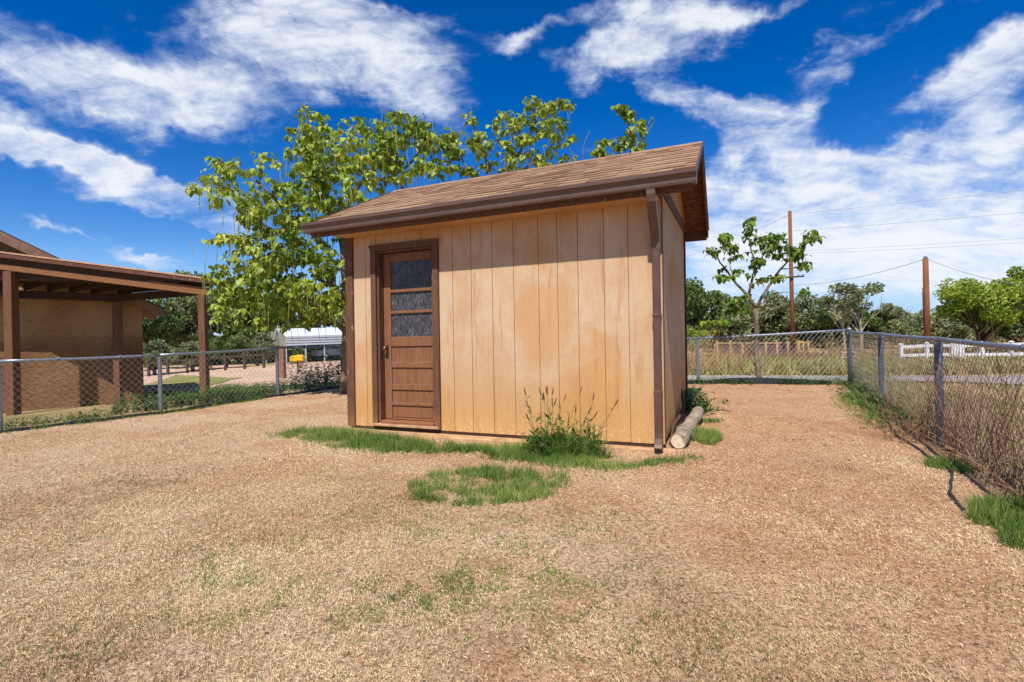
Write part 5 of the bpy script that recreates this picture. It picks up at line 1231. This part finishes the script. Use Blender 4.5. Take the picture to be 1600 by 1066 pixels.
# utility poles and wires
def pole(label, px_t, py_t, px_b, d, r, arm=False):
    t_ = at(px_t, py_t, d); b_ = at(px_b, 545, d); zg_ = zof(b_.x, b_.y); b_.z = zg_
    root = empty('utility_pole', tuple(b_), label, 'utility pole', 'utility poles beyond the field')
    MB().tube([b_-Vector((0, 0, .5)), b_.lerp(t_, .5), t_], [r*1.15, r, r*.85], 12).build('pole', M['pole'], root, smooth=True)
    return root, b_, t_
r1, pb1, pt1 = pole('tall thin reddish utility pole behind the small catalpa tree', 1234, 330, 1239, 45, .17)
r2, pb2, pt2 = pole('shorter orange brown utility pole left of the large bright green tree', 1446, 404, 1449, 32, .17)
c = at(1238, 434, 45); MB().beam((c.x-.9, c.y-.25, c.z), (c.x+.9, c.y-.25, c.z+.08), .12, .14).build('crossarm', M['bark_dark'], r1)
for dx in (-.8, -.3, .4, .8): MB().tube([(c.x+dx, c.y-.25, c.z+.1), (c.x+dx, c.y-.25, c.z+.26)], .05, 8).build('insulator', flat('grey insulator', lin(120, 124, 130), .4), r1)
MB().tube([pt2, pt2+Vector((0, 0, .12))], .10, 10).build('pole_cap', M['galv_dark'], r2)
wires = M['bark_dark']; wirem = flat('power line', lin(140, 142, 150), .6)
def wire(label, pts, r=.012, sag=.0):
    P_ = [at(*p) for p in pts]; pl = []
    for a, b__ in zip(P_, P_[1:]):
        for t in np.linspace(0, 1, 12): pl.append(a.lerp(b__, t)-Vector((0, 0, sag*4*t*(1-t))))
    MB().tube(pl, r, 4, cap=False).build('power_line', wirem, cat='power line', label=label, group='power lines over the field')
wire('highest power line running right from the tall utility pole', [(1235, 335, 45), (1760, 278, 36)], .014, .1)
wire('second power line below the highest one', [(1180, 371, 47), (1237, 361, 45), (1760, 317, 36)], .016, .1)
wire('third power line, upper of the close pair', [(1237, 393, 45), (1760, 361, 36)], .013, .1)
wire('fourth power line, lower of the close pair', [(1237, 397, 45), (1760, 369, 36)], .013, .1)
wire('power line running left from the tall utility pole behind the shed', [(1235, 335, 45), (1060, 404, 60)], .014, .3)
wire('second power line running left from the tall utility pole', [(1237, 397, 45), (1060, 438, 60)], .014, .3)
wire('dark cable slung from the tall pole crossarm to the short pole', [(1240, 446, 45), (1446, 405, 32)], .018, .35)
wire('dark cable running right from the short utility pole over the green tree', [(1446, 404, 32), (1720, 455, 24)], .015, .5)
wire('low far power line between the trees and the short pole', [(1375, 490, 70), (1448, 490, 70), (1470, 490, 70)], .03, 0)
# white windmill head on a thin mast
c = at(1440, 450, 48); zg_ = zof(c.x, c.y); root = empty('windmill', (c.x, c.y, zg_), 'small white windmill on a thin mast left of the short utility pole', 'windmill')
MB().tube([(c.x+.2, c.y, zg_-.2), (c.x+.05, c.y, c.z)], .035, 6).build('mast', M['galv'], root)
for k in range(6):
    a = k*math.pi/3+.3; e = Vector((math.cos(a), 0, math.sin(a))); f_ = Vector((-math.sin(a), .25, math.cos(a))).normalized()
    cc = Vector((c.x, c.y-.08, c.z)); MB().prism([tuple(cc+e*.08), tuple(cc+e*.42-f_*.08), tuple(cc+e*.42+f_*.08)], (0, .01, 0)).build('blade', M['white'], root)
MB().prism([(c.x+.02, c.y, c.z-.03), (c.x+.45, c.y, c.z+.02), (c.x+.5, c.y, c.z-.3), (c.x+.3, c.y, c.z-.25)], (0, .02, 0)).build('tail', flat('grey vane', lin(120, 140, 160), .5), root)
